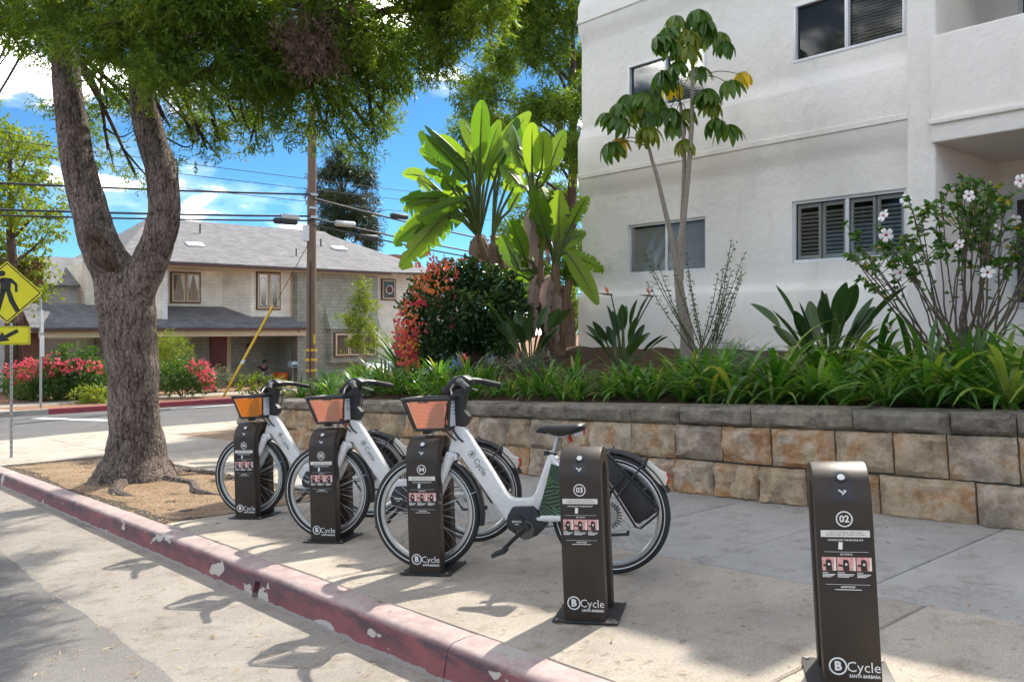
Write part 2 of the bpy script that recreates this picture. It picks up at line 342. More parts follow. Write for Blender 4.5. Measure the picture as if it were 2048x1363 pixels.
# ---- far side of the cross street
fy=28.0
m=MB()
v=[]; M_fk=M_farkerb
for (x0,x1,mt) in ((-30,5.9,M_gkerb),(5.9,60,M_farkerb)):
    m=MB(); z=gz(fy); m.add([(x0,fy-.03,z-.17),(x1,fy-.03,z-.17),(x1,fy,z-.01),(x0,fy,z-.01),(x1,fy+.16,z),(x0,fy+.16,z)],[(0,1,2,3),(3,2,4,5)]); o=m.build('far_kerb',mt,smooth=False); o['kind']='structure'
sheet('far_parkway',-30,60,fy+.15,29.7,-.012,M_mulch)
sheet('far_sidewalk',-30,60,29.7,31.3,-.004,M_side)
sheet('far_garden',-30,60,31.3,60,.02,M_mulch)
m=MB(); z=gz(28.8); m.add([(-30,28.15,z),(5.2,28.15,z),(4.6,29.72,z-.01),(-30,29.72,z-.01)],[(0,1,2,3)]); o=m.build('far_ramp_pavement',M_side,smooth=False); o['kind']='structure'
# ---- planter soil
def soil(x,y):
    t=min(1,max(0,(x-6.5)/(10.7-6.5))); low=gz(y)+.69
    top=.86 if y<10.5 else max(.86+( (gz(y)+.78)-.86)*min(1,(y-10.5)/3.5),-.9)
    z=low+(top-low)*(t**.75)
    return z+.02*math.sin(x*4.1+y*2.3)*math.sin(y*3.7-x)
nx,ny=40,110; v=[];f=[]
for j in range(ny+1):
    y=-5+(14.58+5)*j/ny
    for i in range(nx+1):
        x=6.3+(12.5-6.3)*(i/nx)**1.15; v.append((x,y,soil(x,y)+random.uniform(-.012,.012)))
for j in range(ny):
    for i in range(nx): a=j*(nx+1)+i; f.append((a,a+1,a+nx+2,a+nx+1))
m=MB(); m.add(v,f); o=m.build('planter_soil',M_soil,fixn=False); o['kind']='structure'
m=MB(); zz=lambda y:-1.19+(20.25-y)*.17
m.add([(12.4,11,zz(11)),(17,11,zz(11)),(17,20.25,zz(20.25)),(12.4,20.25,zz(20.25))],[(0,1,2,3)]); m.add([(12.4,11,zz(11)),(12.4,20.25,zz(20.25)),(12.4,20.25,-2),(12.4,11,-2)],[(0,1,2,3)]); o=m.build('driveway',M_side,smooth=False,fixn=False); o['kind']='structure'
sheet('verge',6.2,12.4,14.55,18.05,-.015,M_dirt)
# ================================================================ the stone garden wall
def mat_stone(name,stops,grime):
    m,t,b,o=base_mat(name); pos=N('ShaderNodeNewGeometry',t).outputs['Position']; oi=N('ShaderNodeObjectInfo',t)
    of=N('ShaderNodeVectorMath',t,operation='MULTIPLY_ADD'); of.inputs[1].default_value=(1,1,1); cv=N('ShaderNodeCombineXYZ',t); ml=N('ShaderNodeMath',t,operation='MULTIPLY'); ml.inputs[1].default_value=37
    t.links.new(oi.outputs['Random'],ml.inputs[0]); [t.links.new(ml.outputs[0],cv.inputs[i]) for i in range(3)]; t.links.new(pos,of.inputs[0]); t.links.new(cv.outputs[0],of.inputs[2])
    P=of.outputs[0]
    n=noise(t,P,3.2,5,.6); ad=N('ShaderNodeMath',t,operation='MULTIPLY_ADD'); t.links.new(oi.outputs['Random'],ad.inputs[0]); ad.inputs[1].default_value=.5; t.links.new(n.outputs[0],ad.inputs[2])
    sb=N('ShaderNodeMath',t,operation='SUBTRACT'); t.links.new(ad.outputs[0],sb.inputs[0]); sb.inputs[1].default_value=.25
    r=ramp(t,stops); t.links.new(sb.outputs[0],r.inputs[0]); col=r.outputs[0]
    n2=noise(t,P,11,6,.7); r2=ramp(t,[(.40,(1.08,)*3),(.60,grime)]); t.links.new(n2.outputs[0],r2.inputs[0]); col=mix(t,.75,col,r2.outputs[0],'MULTIPLY')
    n3=noise(t,P,5,5,.65); r3=ramp(t,[(.62,(0,)*3),(.72,(.7,)*3)]); t.links.new(n3.outputs[0],r3.inputs[0]); col=mix(t,r3.outputs[0],col,(.50,.47,.42))
    t.links.new(col,b.inputs['Base Color']); b.inputs['Roughness'].default_value=.88; b.inputs['Specular IOR Level'].default_value=.25
    n4=noise(t,P,24,8,.72); bump(t,b,n4.outputs[0],1.0,.035); return m
M_stone=mat_stone('sandstone blocks',[(.10,(.24,.205,.165)),(.27,(.45,.35,.24)),(.42,(.56,.45,.32)),(.52,(.50,.29,.14)),(.64,(.58,.49,.38)),(.80,(.34,.29,.235))],(.70,.62,.52))
M_cope=mat_stone('coping stone',[(.2,(.18,.155,.125)),(.45,(.30,.26,.205)),(.8,(.23,.205,.17))],(.6,.58,.55))
M_mortar=pm('mortar',(.26,.24,.21),(.17,.155,.135),8,.95,.5,50,spec=.1)
wall=thing('stone_garden_wall','long low retaining wall of tan sandstone blocks with grey coping','wall',(6.13,0,0),0,True)
m=MB(); m.bx(.05,.36,-5,14.5,-.2,.6); m.build('mortar_core',M_mortar,wall,smooth=False)
def stone(y0,y1,z0,z1,depth,proud,mat,name,rough=.018,nx=11,nz=7,top=False):
    "split-faced block: front at x=0 bulging outwards, local to the wall"
    w=y1-y0;h=z1-z0; v=[];f=[]; ph=random.random()*9; tx=random.uniform(-.01,.012); tz=random.uniform(-.012,.012); qx=random.uniform(.3,.7)
    for k in range(nz+1):
        for i in range(nx+1):
            s=i/nx;q=k/nz; e=min(s*w,(1-s)*w,q*h,(1-q)*h); b=min(1,e/.035)
            bul=proud*(b**.6)+rough*b*(math.sin(s*7*w/.5+ph)*math.cos(q*5+ph*1.7)+random.uniform(-.6,.6))+b*(tx*(s-.5)*2+tz*(q-.5)*2)+ (b*.02 if s+q*.4>qx+.2 else 0)
            ed=random.uniform(-.004,.004)
            v.append((-bul,y0+s*w+(ed if i in(0,nx) else random.uniform(-.01,.01)*b),z0+q*h+(ed if k in(0,nz) else random.uniform(-.008,.008)*b)))
    for k in range(nz):
        for i in range(nx): a=k*(nx+1)+i; f.append((a,a+nx+1,a+nx+2,a+1))
    n0=len(v); v+=[(depth,y0,z0),(depth,y1,z0),(depth,y1,z1),(depth,y0,z1)]
    bot=[i for i in range(nx+1)]; topi=[nz*(nx+1)+i for i in range(nx+1)]; lef=[k*(nx+1) for k in range(nz+1)]; rig=[k*(nx+1)+nx for k in range(nz+1)]
    f+=[tuple(bot)+(n0+1,n0),tuple(topi[::-1])+(n0+3,n0+2),tuple(lef[::-1])+(n0,n0+3),tuple(rig)+(n0+2,n0+1),(n0,n0+1,n0+2,n0+3)]
    mb=MB(); mb.add(v,f); return mb.build(name,mat,wall,angle=28)
def run(known,lo,hi,a,b):
    ys=list(known); 
    while ys[0]>lo: ys.insert(0,ys[0]-random.uniform(a,b))
    while ys[-1]<hi-a*.6: ys.append(min(hi,ys[-1]+random.uniform(a,b)))
    ys[-1]=hi; return ys
cop=run([1.98,2.40,3.11,4.0,4.75,5.33,6.19,6.71,7.45,8.3,9.61,10.39],-4,14.62,.6,1.0)
upp=run([1.98,2.43,2.81,3.26,3.82,4.30,4.81,5.33,5.89,6.30,6.77,7.16],-4,14.6,.38,.62)
low=run([2.26,2.93,3.52,3.95,4.40,4.83,5.44,6.12,6.81],-4,14.6,.42,.7)
for a,b in zip(cop,cop[1:]): stone(a+.004,b-.004,.612,.765+random.uniform(-.008,.008),.42,.03+random.uniform(0,.02),M_cope,'coping_stone',.016,14,5)
for a,b in zip(upp,upp[1:]):
    d=random.uniform(-.012,.012); stone(a+.006,b-.006,.300+d,.604,.2,.016+random.uniform(0,.03),M_stone,'wall_stone',.024)
for k in range(8): # coping of the return along the side street
    o=stone(0,.78,.612,.765,.42,.03,M_cope,'coping_stone',.011,8,4); o.matrix_local=Matrix.Translation((.45+k*.79,14.62,-.0))@Matrix.Rotation(R(-90),4,'Z')
for k in range(11):
    for z0,z1 in ((-.03,.29),(.3,.604)):
        o=stone(0,.56,z0,z1,.2,.02,M_stone,'wall_stone',.014); o.matrix_local=Matrix.Translation((.02+k*.57,14.6,0))@Matrix.Rotation(R(-90),4,'Z')
for a,b in zip(low,low[1:]):
    d=random.uniform(-.008,.006); stone(a+.006,b-.006,-.03,.290+d,.2,.02+random.uniform(0,.03),M_stone,'wall_stone',.022)
# ================================================================ bike docks
M_dock=pm('dock bronze paint',(.042,.031,.023),(.034,.025,.019),9,.46,.06,220,metal=.1,spec=.4)
M_dockplate=pm('dock base plate',(.028,.027,.027),(.045,.043,.041),14,.5,.15,120,metal=.3)
M_print=pm('white print',(.74,.74,.72),(.68,.68,.66),20,.5)
M_cream=pm('cream label',(.70,.68,.62),(.62,.6,.55),14,.5)
M_stick=pm('dark sticker',(.026,.021,.018),(.02,.016,.014),12,.32)
M_pink=pm('pink print',(.68,.36,.33),(.58,.27,.25),60,.45,spread=.05)
M_steel=pm('brushed steel',(.55,.55,.54),(.45,.45,.44),20,.3,metal=.9)
M_blk=pm('satin black',(.016,.016,.017),(.024,.024,.025),12,.42,spec=.5)
M_rub=pm('rubber',(.018,.018,.018),(.028,.027,.026),16,.7,.15,90)
DOCKRZ=-R(55.4); DAX=Vector((.823,.567,0))
def ellarc(ry,rz,zc,n,a0,a1): return [(-ry*math.cos(a),zc+rz*math.sin(a)) for a in np.linspace(a0,a1,n)]
def dock(num,front,label):
    r=thing('bike_dock',label,'bike dock',Vector((front[0],front[1],gz(front[1])))+DAX*.15,DOCKRZ,True,'bike share docks along the kerb')
    W=.098
    outer=[(-.15,.006)]+ellarc(.15,.14,.66,13,0,math.pi)+[(.15,.006)]
    inner=[(.065,.006)]+ellarc(.065,.085,.645,11,math.pi,0)+[(-.065,.006)]
    m=MB(); n=len(outer); ni=len(inner); poly=outer+inner
    # arch section as quads between outer and inner lines
    prs=[(0,2*0)]
    O=[(-.15,.006),(-.15,.3),(-.15,.55)]+ellarc(.15,.14,.66,17,0,math.pi)+[(.15,.55),(.15,.3),(.15,.006)]
    I=[(-.065,.006),(-.065,.3),(-.065,.55)]+ellarc(.065,.085,.645,17,0,math.pi)+[(.065,.55),(.065,.3),(.065,.006)]
    k=len(O); v=[]
    for sx in (-W,W): v+=[(sx,y,z) for y,z in O]+[(sx,y,z) for y,z in I]
    f=[]
    for s in (0,1):
        b=s*2*k
        for i in range(k-1): f.append((b+i,b+i+1,b+k+i+1,b+k+i))
    for i in range(k-1): f.append((i,i+1,2*k+i+1,2*k+i)); f.append((k+i,k+i+1,3*k+i+1,3*k+i))
    f+=[(0,k,3*k,2*k),(k-1,2*k-1,4*k-1,3*k-1)]
    m.add(v,f); m.build('body',M_dock,r,bevel=.006,seg=2,angle=35)
    m=MB(); m.box((0,0,.004),(.31,.335,.008)); bp=m.build('base_plate',M_dockplate,r,bevel=.003)
    for x in(-.135,.135):
        for y in(-.145,.145): m=MB(); m.tube([(x,y,.008),(x,y,.014)],.009,6); m.build('bolt',M_steel,bp)
    # lock pin inside the arch and the seam of the side skin
    m=MB(); e_=.115 if num in('04','05','06') else .06; m.tube([(.03,-.02,.665),(e_,-.02,.665)],.009,8); m.tube([(e_-.012,-.02,.665),(e_+.006,-.02,.665)],.012,8); m.build('lock_pin',M_steel,r)
    # reader with button on the curved shoulder
    def shoulder(t,off):  # t angle on the arc
        y=-.15*math.cos(t); z=.66+.14*math.sin(t); nn=Vector((0,-math.cos(t)/.15,math.sin(t)/.14)).normalized(); return Vector((0,y,z))+nn*off,nn
    m=MB(); vs=[];fs=[]
    for i,t in enumerate(np.linspace(.12,.95,9)):
        p,_=shoulder(t,.0022); wv=.034 if i<7 else (.031 if i==7 else .018)
        vs+=[p+Vector((-wv,0,0)),p+Vector((wv,0,0))]
    for i in range(8): fs.append((2*i,2*i+1,2*i+3,2*i+2))
    m.add(vs,fs); rd=m.build('card_reader',M_blk,r,fixn=False)
    p,nn=shoulder(.72,.002); m=MB(); m.tube([p,p+nn*.006],[.021,.019],16); m.build('button_ring',M_dockplate,rd)
    m=MB(); m.tube([p+nn*.004,p+nn*.0085],[.0135,.0125],14); m.build('button',M_print,rd)
    p,nn=shoulder(.33,.003); m=MB(); M3=Matrix.Rotation(-.33,3,'X')
    for (x,z,a,b,ro) in ((-.006,.004,.018,.005,.6),(.004,-.003,.016,.004,-.7),(.008,.006,.01,.004,.3),(0,-.017,.034,.0032,0)): m.box(p+Vector((x,0,z)),(a,.0006,b),M3@Matrix.Rotation(ro,3,'Y'))
    m.build('tap_symbol',M_print,rd,smooth=False)
    y=-.1508
    m=MB(); m.ring((0,y,.612),'y',.0265,.0022,28,6,sy=.3); b=m.build('number_ring',M_print,r)
    text_mesh(num,.034,M_print,'number',r,(0,y,.6115),bold=.0009)
    m=MB(); m.bx(-.091,.091,-.1515,-.149,.352,.582); st=m.build('instruction_sticker',M_stick,r,smooth=False)
    yy=-.1524
    m=MB(); m.bx(-.083,.083,yy,-.1512,.548,.572); m.build('notice_strip',M_cream,st,smooth=False)
    text_mesh('CHECK OUT BIKES WITH YOUR',.0082,M_stick,'notice_text',st,(0,yy-.0003,.564),extrude=0)
    text_mesh('MEMBER CARD OR THE BCYCLE APP',.0082,M_stick,'notice_text',st,(0,yy-.0003,.5555),extrude=0)
    text_mesh('DOWNLOAD THE BCYCLE APP',.0085,M_print,'app_text',st,(0,yy,.537),extrude=0,bold=.0002)
    m=MB(); m.box((-.018,yy,.517),(.014,.0008,.026),Matrix.Rotation(.12,3,'Y')); m.build('phone_icon',M_print,st,smooth=False)
    for zz in(.4945,.3785): m=MB(); m.bx(-.075,.075,yy-.0003,yy+.0003,zz,zz+.001); m.build('rule_line',M_print,st,smooth=False)
    text_mesh('GET RIDING!',.0075,M_print,'heading_text',st,(0,yy,.486),extrude=0,bold=.0002)
    for i,(x0,x1) in enumerate(((-.084,-.036),(-.033,.03),(.033,.084))):
        m=MB(); m.bx(x0,x1,yy,-.1512,.428,.476); pc=m.build('step_picture',M_pink,st,smooth=False); c=(x0+x1)/2
        m=MB(); m.prism([(c-.012,.4285),(c+.010,.4285),(c+.008,.463),(c+.003,.468),(c-.007,.468),(c-.011,.463)],yy-.0005,yy-.0001); m.prism([(x0+.001,.445),(x0+.008,.452),(c-.01,.447),(c-.01,.441)],yy-.0005,yy-.0001); m.build('picture_figure',M_stick,pc,smooth=False)
        m=MB(); m.prism([(x1-.009,.4285),(x1-.001,.4285),(x1-.001,.475),(x1-.005,.475)],yy-.0008,yy-.0004); m.prism([(c-.004,.447),(c+.003,.447),(c+.003,.455),(c-.004,.455)],yy-.0008,yy-.0006); m.build('picture_highlight',M_print,pc,smooth=False)
        m=MB(); [m.bx(x0,x0+q*(x1-x0),yy-.0003,yy+.0003,z,z+.0025) for q,z in ((.4,.4195),(.9,.4135),(.8,.409),(.6,.4045))]; m.build('caption',M_print,st,smooth=False)
    text_mesh('QUESTIONS?',.0085,M_print,'question_text',st,(0,yy,.370),extrude=0,bold=.0003)
    m=MB(); m.bx(-.045,.045,yy-.0003,yy+.0003,.3595,.362); m.build('phone_line',M_print,st,smooth=False)
    m=MB(); m.ring((-.049,y,.088),'y',.0285,.0028,30,6,sy=.3); lg=m.build('logo_ring',M_print,r)
    text_mesh('B',.044,M_print,'logo_letter',lg,(-.049,y,.0875),bold=.0018)
    text_mesh('Cycle',.052,M_print,'logo_word',lg,(-.021,y,.086),align='LEFT',bold=-.0002,sx=.98)
    text_mesh('SANTA BARBARA',.0155,M_print,'logo_town',lg,(-.012,y,.055),align='LEFT',bold=.0004,sx=.86)
    return r
DOCKS={'02':(2.891,1.478),'03':(2.819,2.746),'04':(2.838,4.072),'05':(2.881,5.387),'06':(2.918,6.811)}
dock('02',DOCKS['02'],'empty black bike dock numbered 02')
dock('03',DOCKS['03'],'empty black bike dock numbered 03, in front of a rear wheel')
dock('04',DOCKS['04'],'black bike dock numbered 04, its bicycle fully in view beside it')
dock('05',DOCKS['05'],'black bike dock numbered 05 between two other occupied docks')
dock('06',DOCKS['06'],'black bike dock numbered 06 holding a white bicycle, beside bare dirt')
# ================================================================ bicycles
M_white=pm('white frame paint',(.74,.74,.73),(.63,.625,.61),9,.28,spec=.5,coat=.3,speck=.05,bscale=40)
M_rim=pm('rim aluminium',(.60,.585,.56),(.5,.49,.47),12,.32,metal=.75)
M_stripe=pm('reflective stripe',(.75,.75,.74),(.7,.7,.69),12,.4)
M_spoke=pm('spokes',(.6,.57,.52),(.5,.48,.44),12,.3,metal=.8)
M_red=pm('red lens',(.5,.02,.015),(.4,.015,.01),10,.2,spec=.6)
M_bone=pm('pale fairing',(.66,.64,.55),(.6,.58,.5),6,.4)
M_motor=pm('motor grey',(.09,.088,.085),(.12,.115,.11),10,.4,metal=.4)
def mat_weave(name,a,b_,dot):
    m,t,b,o=base_mat(name); tc=N('ShaderNodeTexCoord',t).outputs['Object']; mp=N('ShaderNodeMapping',t); mp.inputs['Rotation'].default_value=(R(90),0,0); t.links.new(tc,mp.inputs[0])
    br=N('ShaderNodeTexBrick',t); br.inputs['Scale'].default_value=1; br.inputs['Brick Width'].default_value=.016; br.inputs['Row Height'].default_value=.008; br.inputs['Mortar Size'].default_value=.0016
    br.inputs['Color1'].default_value=(*a,1); br.inputs['Color2'].default_value=(*b_,1); br.inputs['Mortar'].default_value=(*dot,1); t.links.new(mp.outputs[0],br.inputs['Vector'])
    t.links.new(br.outputs[0],b.inputs['Base Color']); b.inputs['Roughness'].default_value=.6
    tr=N('ShaderNodeBsdfTranslucent',t); t.links.new(br.outputs[0],tr.inputs[0]); ms=N('ShaderNodeMixShader',t); ms.inputs[0].default_value=.55
    t.links.new(b.outputs[0],ms.inputs[1]); t.links.new(tr.outputs[0],ms.inputs[2]); t.links.new(ms.outputs[0],o.inputs[0])
    return m
M_weave=mat_weave('salmon woven panel',(.62,.25,.14),(.56,.21,.115),(.80,.55,.42))
M_weave2=mat_weave('orange woven panel',(.66,.24,.02),(.6,.2,.015),(.78,.42,.1))
def mat_leafprint():
    m,t,b,o=base_mat('tropical leaf print'); tc=N('ShaderNodeTexCoord',t).outputs['Object']
    mp=N('ShaderNodeMapping',t); mp.inputs['Rotation'].default_value=(0,R(35),0); t.links.new(tc,mp.inputs[0])
    v=N('ShaderNodeTexVoronoi',t); v.inputs['Scale'].default_value=9; t.links.new(mp.outputs[0],v.inputs['Vector'])
    w=N('ShaderNodeTexWave',t,wave_type='BANDS',bands_direction='DIAGONAL'); w.inputs['Scale'].default_value=20; w.inputs['Distortion'].default_value=1.5; w.inputs['Detail'].default_value=2; w.inputs['Detail Scale'].default_value=1.2
    add=N('ShaderNodeVectorMath',t,operation='MULTIPLY_ADD'); t.links.new(v.outputs['Color'],add.inputs[0]); add.inputs[1].default_value=(.5,.5,.5); t.links.new(mp.outputs[0],add.inputs[2]); t.links.new(add.outputs[0],w.inputs['Vector'])
    w2=N('ShaderNodeTexWave',t,wave_type='BANDS',bands_direction='Z'); w2.inputs['Scale'].default_value=20; w2.inputs['Distortion'].default_value=1.5; t.links.new(add.outputs[0],w2.inputs['Vector']); spc=N('ShaderNodeSeparateColor',t); t.links.new(v.outputs['Color'],spc.inputs[0]); gt=N('ShaderNodeMath',t,operation='GREATER_THAN'); gt.inputs[1].default_value=.5; t.links.new(spc.outputs[1],gt.inputs[0])
    r=ramp(t,[(.2,(.010,.016,.010)),(.55,(.022,.055,.03)),(.92,(.075,.15,.085))]); t.links.new(mix(t,gt.outputs[0],w.outputs['Color'],w2.outputs['Color']),r.inputs[0])
    sp=N('ShaderNodeSeparateColor',t); t.links.new(v.outputs['Color'],sp.inputs[0]); r2=ramp(t,[(.25,(1,1,1)),(.5,(.55,.8,.8)),(.7,(1.6,1.0,.6)),(.85,(1.5,1.7,1.5))]); t.links.new(sp.outputs[0],r2.inputs[0])
    t.links.new(mix(t,1.0,r.outputs[0],r2.outputs[0],'MULTIPLY'),b.inputs['Base Color']); b.inputs['Roughness'].default_value=.4; return m
def mat_geo():
    m,t,b,o=base_mat('diamond print'); tc=N('ShaderNodeTexCoord',t).outputs['Object']; mp=N('ShaderNodeMapping',t); mp.inputs['Rotation'].default_value=(R(90),0,R(0)); mp.inputs['Scale'].default_value=(26,26,26); t.links.new(tc,mp.inputs[0])
    mp2=N('ShaderNodeMapping',t); mp2.inputs['Rotation'].default_value=(0,0,R(45)); t.links.new(mp.outputs[0],mp2.inputs[0])
    c=N('ShaderNodeTexChecker',t); c.inputs['Scale'].default_value=1; c.inputs['Color1'].default_value=(.72,.68,.66,1); c.inputs['Color2'].default_value=(.10,.075,.08,1); t.links.new(mp2.outputs[0],c.inputs[0])
    w=N('ShaderNodeTexWave',t); w.inputs['Scale'].default_value=.3; t.links.new(mp.outputs[0],w.inputs[0]); r=ramp(t,[(.75,(1,1,1)),(.8,(.75,.35,.3))]); t.links.new(w.outputs['Fac'],r.inputs[0])
    t.links.new(mix(t,1.0,c.outputs[0],r.outputs[0],'MULTIPLY'),b.inputs['Base Color']); b.inputs['Roughness'].default_value=.4; return m
M_leafprint=mat_leafprint(); M_geo=mat_geo()
WR=.343
def wheel(name,cx,root,rear=False):
    c=(cx,0,WR)
    m=MB(); m.ring(c,'y',.318,.025,64,12); ty=m.build('tyre',M_rub,root); ty.name=name
    m=MB()
    for s in(-1,1): m.ring((cx,s*.0225,WR),'y',.312,.0035,64,5)
    m.build('reflective_stripe',M_stripe,ty)
    m=MB(); m.ring(c,'y',.284,.017,64,8,sy=.8); m.build('rim',M_rim,ty)
    m=MB()
    for k in range(32):
        s=1 if k%2 else -1; a=2*math.pi*k/32; a2=a+(.55 if (k//2)%2 else -.55); hr=.022 if not rear else .045
        m.tube([(cx+hr*math.cos(a2),s*.032,WR+hr*math.sin(a2)),(cx+.272*math.cos(a),s*.003,WR+.272*math.sin(a))],.0014,4,cap=False)
    m.build('spokes',M_spoke,ty)
    m=MB(); m.tube([(cx,-.05,WR),(cx,.05,WR)],.016 if not rear else .04,14); [m.tube([(cx,s*.03,WR),(cx,s*.036,WR)],.028 if not rear else .05,16) for s in(-1,1)]; m.tube([(cx,-.075,WR),(cx,.075,WR)],.008,8); m.build('hub',M_rim,ty)
    return ty
def bike(rear,label,weave,panel):
    r=thing('electric_bicycle',label,'bicycle',Vector((rear[0],rear[1],gz(rear[1]))),R(124.6),True,'white electric bicycles locked in the docks')
    wheel('front_wheel',1.12,r); wheel('rear_wheel',0,r,True)
    # one-piece step-through frame
    pl=[(.908,.866),(.852,.857),(.80,.765),(.70,.61),(.61,.462),(.585,.436),(.55,.428),(.47,.432),(.445,.442),(.425,.475),(.347,.678),(.322,.69),(.288,.665),(.30,.62),(.37,.45),(.40,.385),(.43,.318),(.50,.30),(.58,.292),(.615,.302),(.70,.42),(.80,.565),(.895,.70),(.957,.706)]
    m=MB(); m.prism(pl,-.036,.036); fr=m.build('frame',M_white,r,bevel=.017,seg=3,angle=50)
    m=MB()
    for s in(-1,1):
        m.tube([(.44,s*.04,.318),(.30,s*.065,.322),(0,s*.072,WR)],[.02,.018,.013],8); m.tube([(.318,s*.03,.655),(.20,s*.055,.50),(0,s*.07,WR)],[.016,.012,.010],8)
    m.build('rear_stays',M_white,fr)
    tx=text_mesh('Cycle',.05,M_blk,'frame_lettering',fr,(.775,.0375,.66),rot=(R(90),0,R(180)),align='LEFT',bold=-.0003); tx.rotation_euler=(Matrix.Rotation(R(180),4,'Z')@Matrix.Rotation(R(90),4,'X')@Matrix.Rotation(-R(57),4,'Z')).to_euler(); tx.location=(.788,.0375,.664)
    tb=text_mesh('B',.03,M_blk,'frame_lettering',fr,(.806,.0375,.692),bold=.0008); tb.rotation_euler=tx.rotation_euler
    m=MB(); m.ring((.806,.0372,.692),'y',.02,.0016,24,5,sy=.3); m.build('frame_lettering',M_blk,fr)
    # fork
    m=MB(); m.prism([(.965,.712),(.90,.698),(.895,.66),(.955,.64),(.985,.66)],-.05,.05)
    fk=m.build('fork',M_white,r,bevel=.014,seg=2)
    m=MB()
    for s in(-1,1): m.tube([(.935,s*.05,.69),(.985,s*.056,.58),(1.045,s*.058,.45),(1.115,s*.06,WR+.005)],[.031,.028,.022,.015],10)
    m.build('fork_blades',M_white,fk)
    m=MB(); m.tube([(.895,0,.712),(.965,0,.722)],.03,12); m.build('crown_seam',M_blk,fk)
    # black steering cover, cockpit, bars
    cv=[(.912,.858),(.853,.85),(.835,.87),(.812,.915),(.85,.955),(.842,1.0),(.833,1.055),(.80,1.085),(.93,1.09),(.955,1.06),(.937,1.0),(.952,.96),(.968,.915),(.955,.888)]
    m=MB(); m.prism(cv,-.034,.034); co=m.build('steering_cover',M_blk,r,bevel=.012,seg=2)
    m=MB(); m.prism([(.972,1.058),(.985,1.075),(.90,1.15),(.84,1.165),(.79,1.135),(.80,1.10),(.88,1.10),(.945,1.05)],-.058,.058); ck=m.build('cockpit',M_blk,r,bevel=.014,seg=2)
    m=MB(); m.box((.925,0,1.132),(.07,.075,.004),Matrix.Rotation(R(41),3,'Y')); m.build('display',M_motor,ck,bevel=.001)
    m=MB()
    for s in(-1,1): m.tube([(.86,s*.04,1.115),(.845,s*.10,1.125),(.80,s*.19,1.118),(.735,s*.30,1.092)],[.026,.025,.017,.0165],10)
    hb=m.build('handlebar',M_blk,r)
    for s in(-1,1): m=MB(); m.tube([(.80,s*.19,1.118),(.722,s*.322,1.087)],[.0195,.0185],10); m.build('grip',M_rub,hb)
    for s in(-1,1): m=MB(); m.tube([(.88,s*.11,1.11),(.885,s*.15,1.085),(.845,s*.25,1.06)],[.007,.006,.005],6); m.build('brake_lever',M_steel,hb)
    m=MB(); m.tube([(.94,.03,1.02),(.955,.045,.93),(.93,.045,.86),(.885,.042,.79),(.855,.038,.765)],.006,6); m.tube([(.955,-.02,1.0),(.985,-.02,.90),(.965,.03,.83),(.9,.044,.775)],.005,6); m.build('cables',M_blk,r)
    # front basket
    T=[(.885,.165),(1.17,.165),(1.205,.12),(1.205,-.12),(1.17,-.165),(.885,-.165)]; B=[(.915,.13),(1.115,.13),(1.14,.10),(1.14,-.10),(1.115,-.13),(.915,-.13)]
    m=MB(); zt,zb=1.028,.848
    m.tube([(x,y,zt) for x,y in T+[T[0]]],.0115,8); m.tube([(x,y,zb) for x,y in B+[B[0]]],.008,8)
    for (a,b) in zip(T,B): m.tube([(*a,zt),(*b,zb)],.0065,6)
    for k in range(1,6):
        y=-.12+k*.04; m.tube([(1.205,y,zt),(1.14,y*.85,zb)],.0035,5); m.tube([(.915,y,zb),(1.14,y,zb)],.0035,5)
    m.tube([(.90,0,.86),(.95,0,.88),(.955,0,1.0)],.014,8)
    bk=m.build('basket',M_blk,r)
    for s in(-1,1):
        m=MB(); q=[Vector((.925,s*.158,1.008)),Vector((1.145,s*.158,1.008)),Vector((1.105,s*.134,.858)),Vector((.94,s*.134,.858))]; o_=Vector((0,s*.003,0)); m.add(q+[p+o_ for p in q],[(0,1,2,3),(7,6,5,4),(0,4,5,1),(1,5,6,2),(2,6,7,3),(3,7,4,0)])
        m.build('woven_side_panel',weave,bk,smooth=False)
    q=[Vector((1.196,.115,1.008)),Vector((1.196,-.115,1.008)),Vector((1.144,-.095,.858)),Vector((1.144,.095,.858))]; m=MB(); m.add(q+[p+Vector((.003,0,0)) for p in q],[(0,1,2,3),(7,6,5,4),(0,4,5,1),(1,5,6,2),(2,6,7,3),(3,7,4,0)]); m.build('woven_front_panel',weave,bk,smooth=False)
    m=MB(); m.box((.905,0,.94),(.004,.24,.15)); nb=m.build('notice_plate',M_stripe,bk,smooth=False)
    m=MB(); [m.bx(.9068,.9076,-.09,.09-.03*(k%3),.995-.02*k,1.0-.02*k) for k in range(4)]; [m.bx(.9024,.9032,-.09+.03*(k%3),.09,.995-.02*k,1.0-.02*k) for k in range(4)]; m.build('notice_lines',M_motor,nb,smooth=False)
    m=MB(); m.prism([(1.12,.845),(1.07,.845),(1.075,.815),(1.115,.815)],-.025,.025); m.build('headlight',M_blk,bk,bevel=.004)
    # saddle and post
    sec=[(.412,.022,.822,.010),(.39,.032,.835,.022),(.34,.036,.838,.030),(.28,.045,.835,.036),(.22,.075,.838,.034),(.165,.095,.845,.03),(.135,.088,.847,.024),(.122,.05,.842,.012)]
    v=[];f=[];K=14
    for x,hw,z,th in sec:
        for k in range(K):
            a=2*math.pi*k/K; sy=math.copysign(abs(math.cos(a))**.7,math.cos(a)); v.append((x,hw*sy,z+(th*.55*math.sin(a) if math.sin(a)>0 else th*1.3*math.sin(a))))
    for i in range(len(sec)-1):
        for k in range(K): l=(k+1)%K; f.append((i*K+k,i*K+l,(i+1)*K+l,(i+1)*K+k))
    f+=[tuple(range(K)),tuple(range((len(sec)-1)*K,len(sec)*K))]
    m=MB(); m.add(v,f); sa=m.build('saddle',M_blk,r,angle=70)
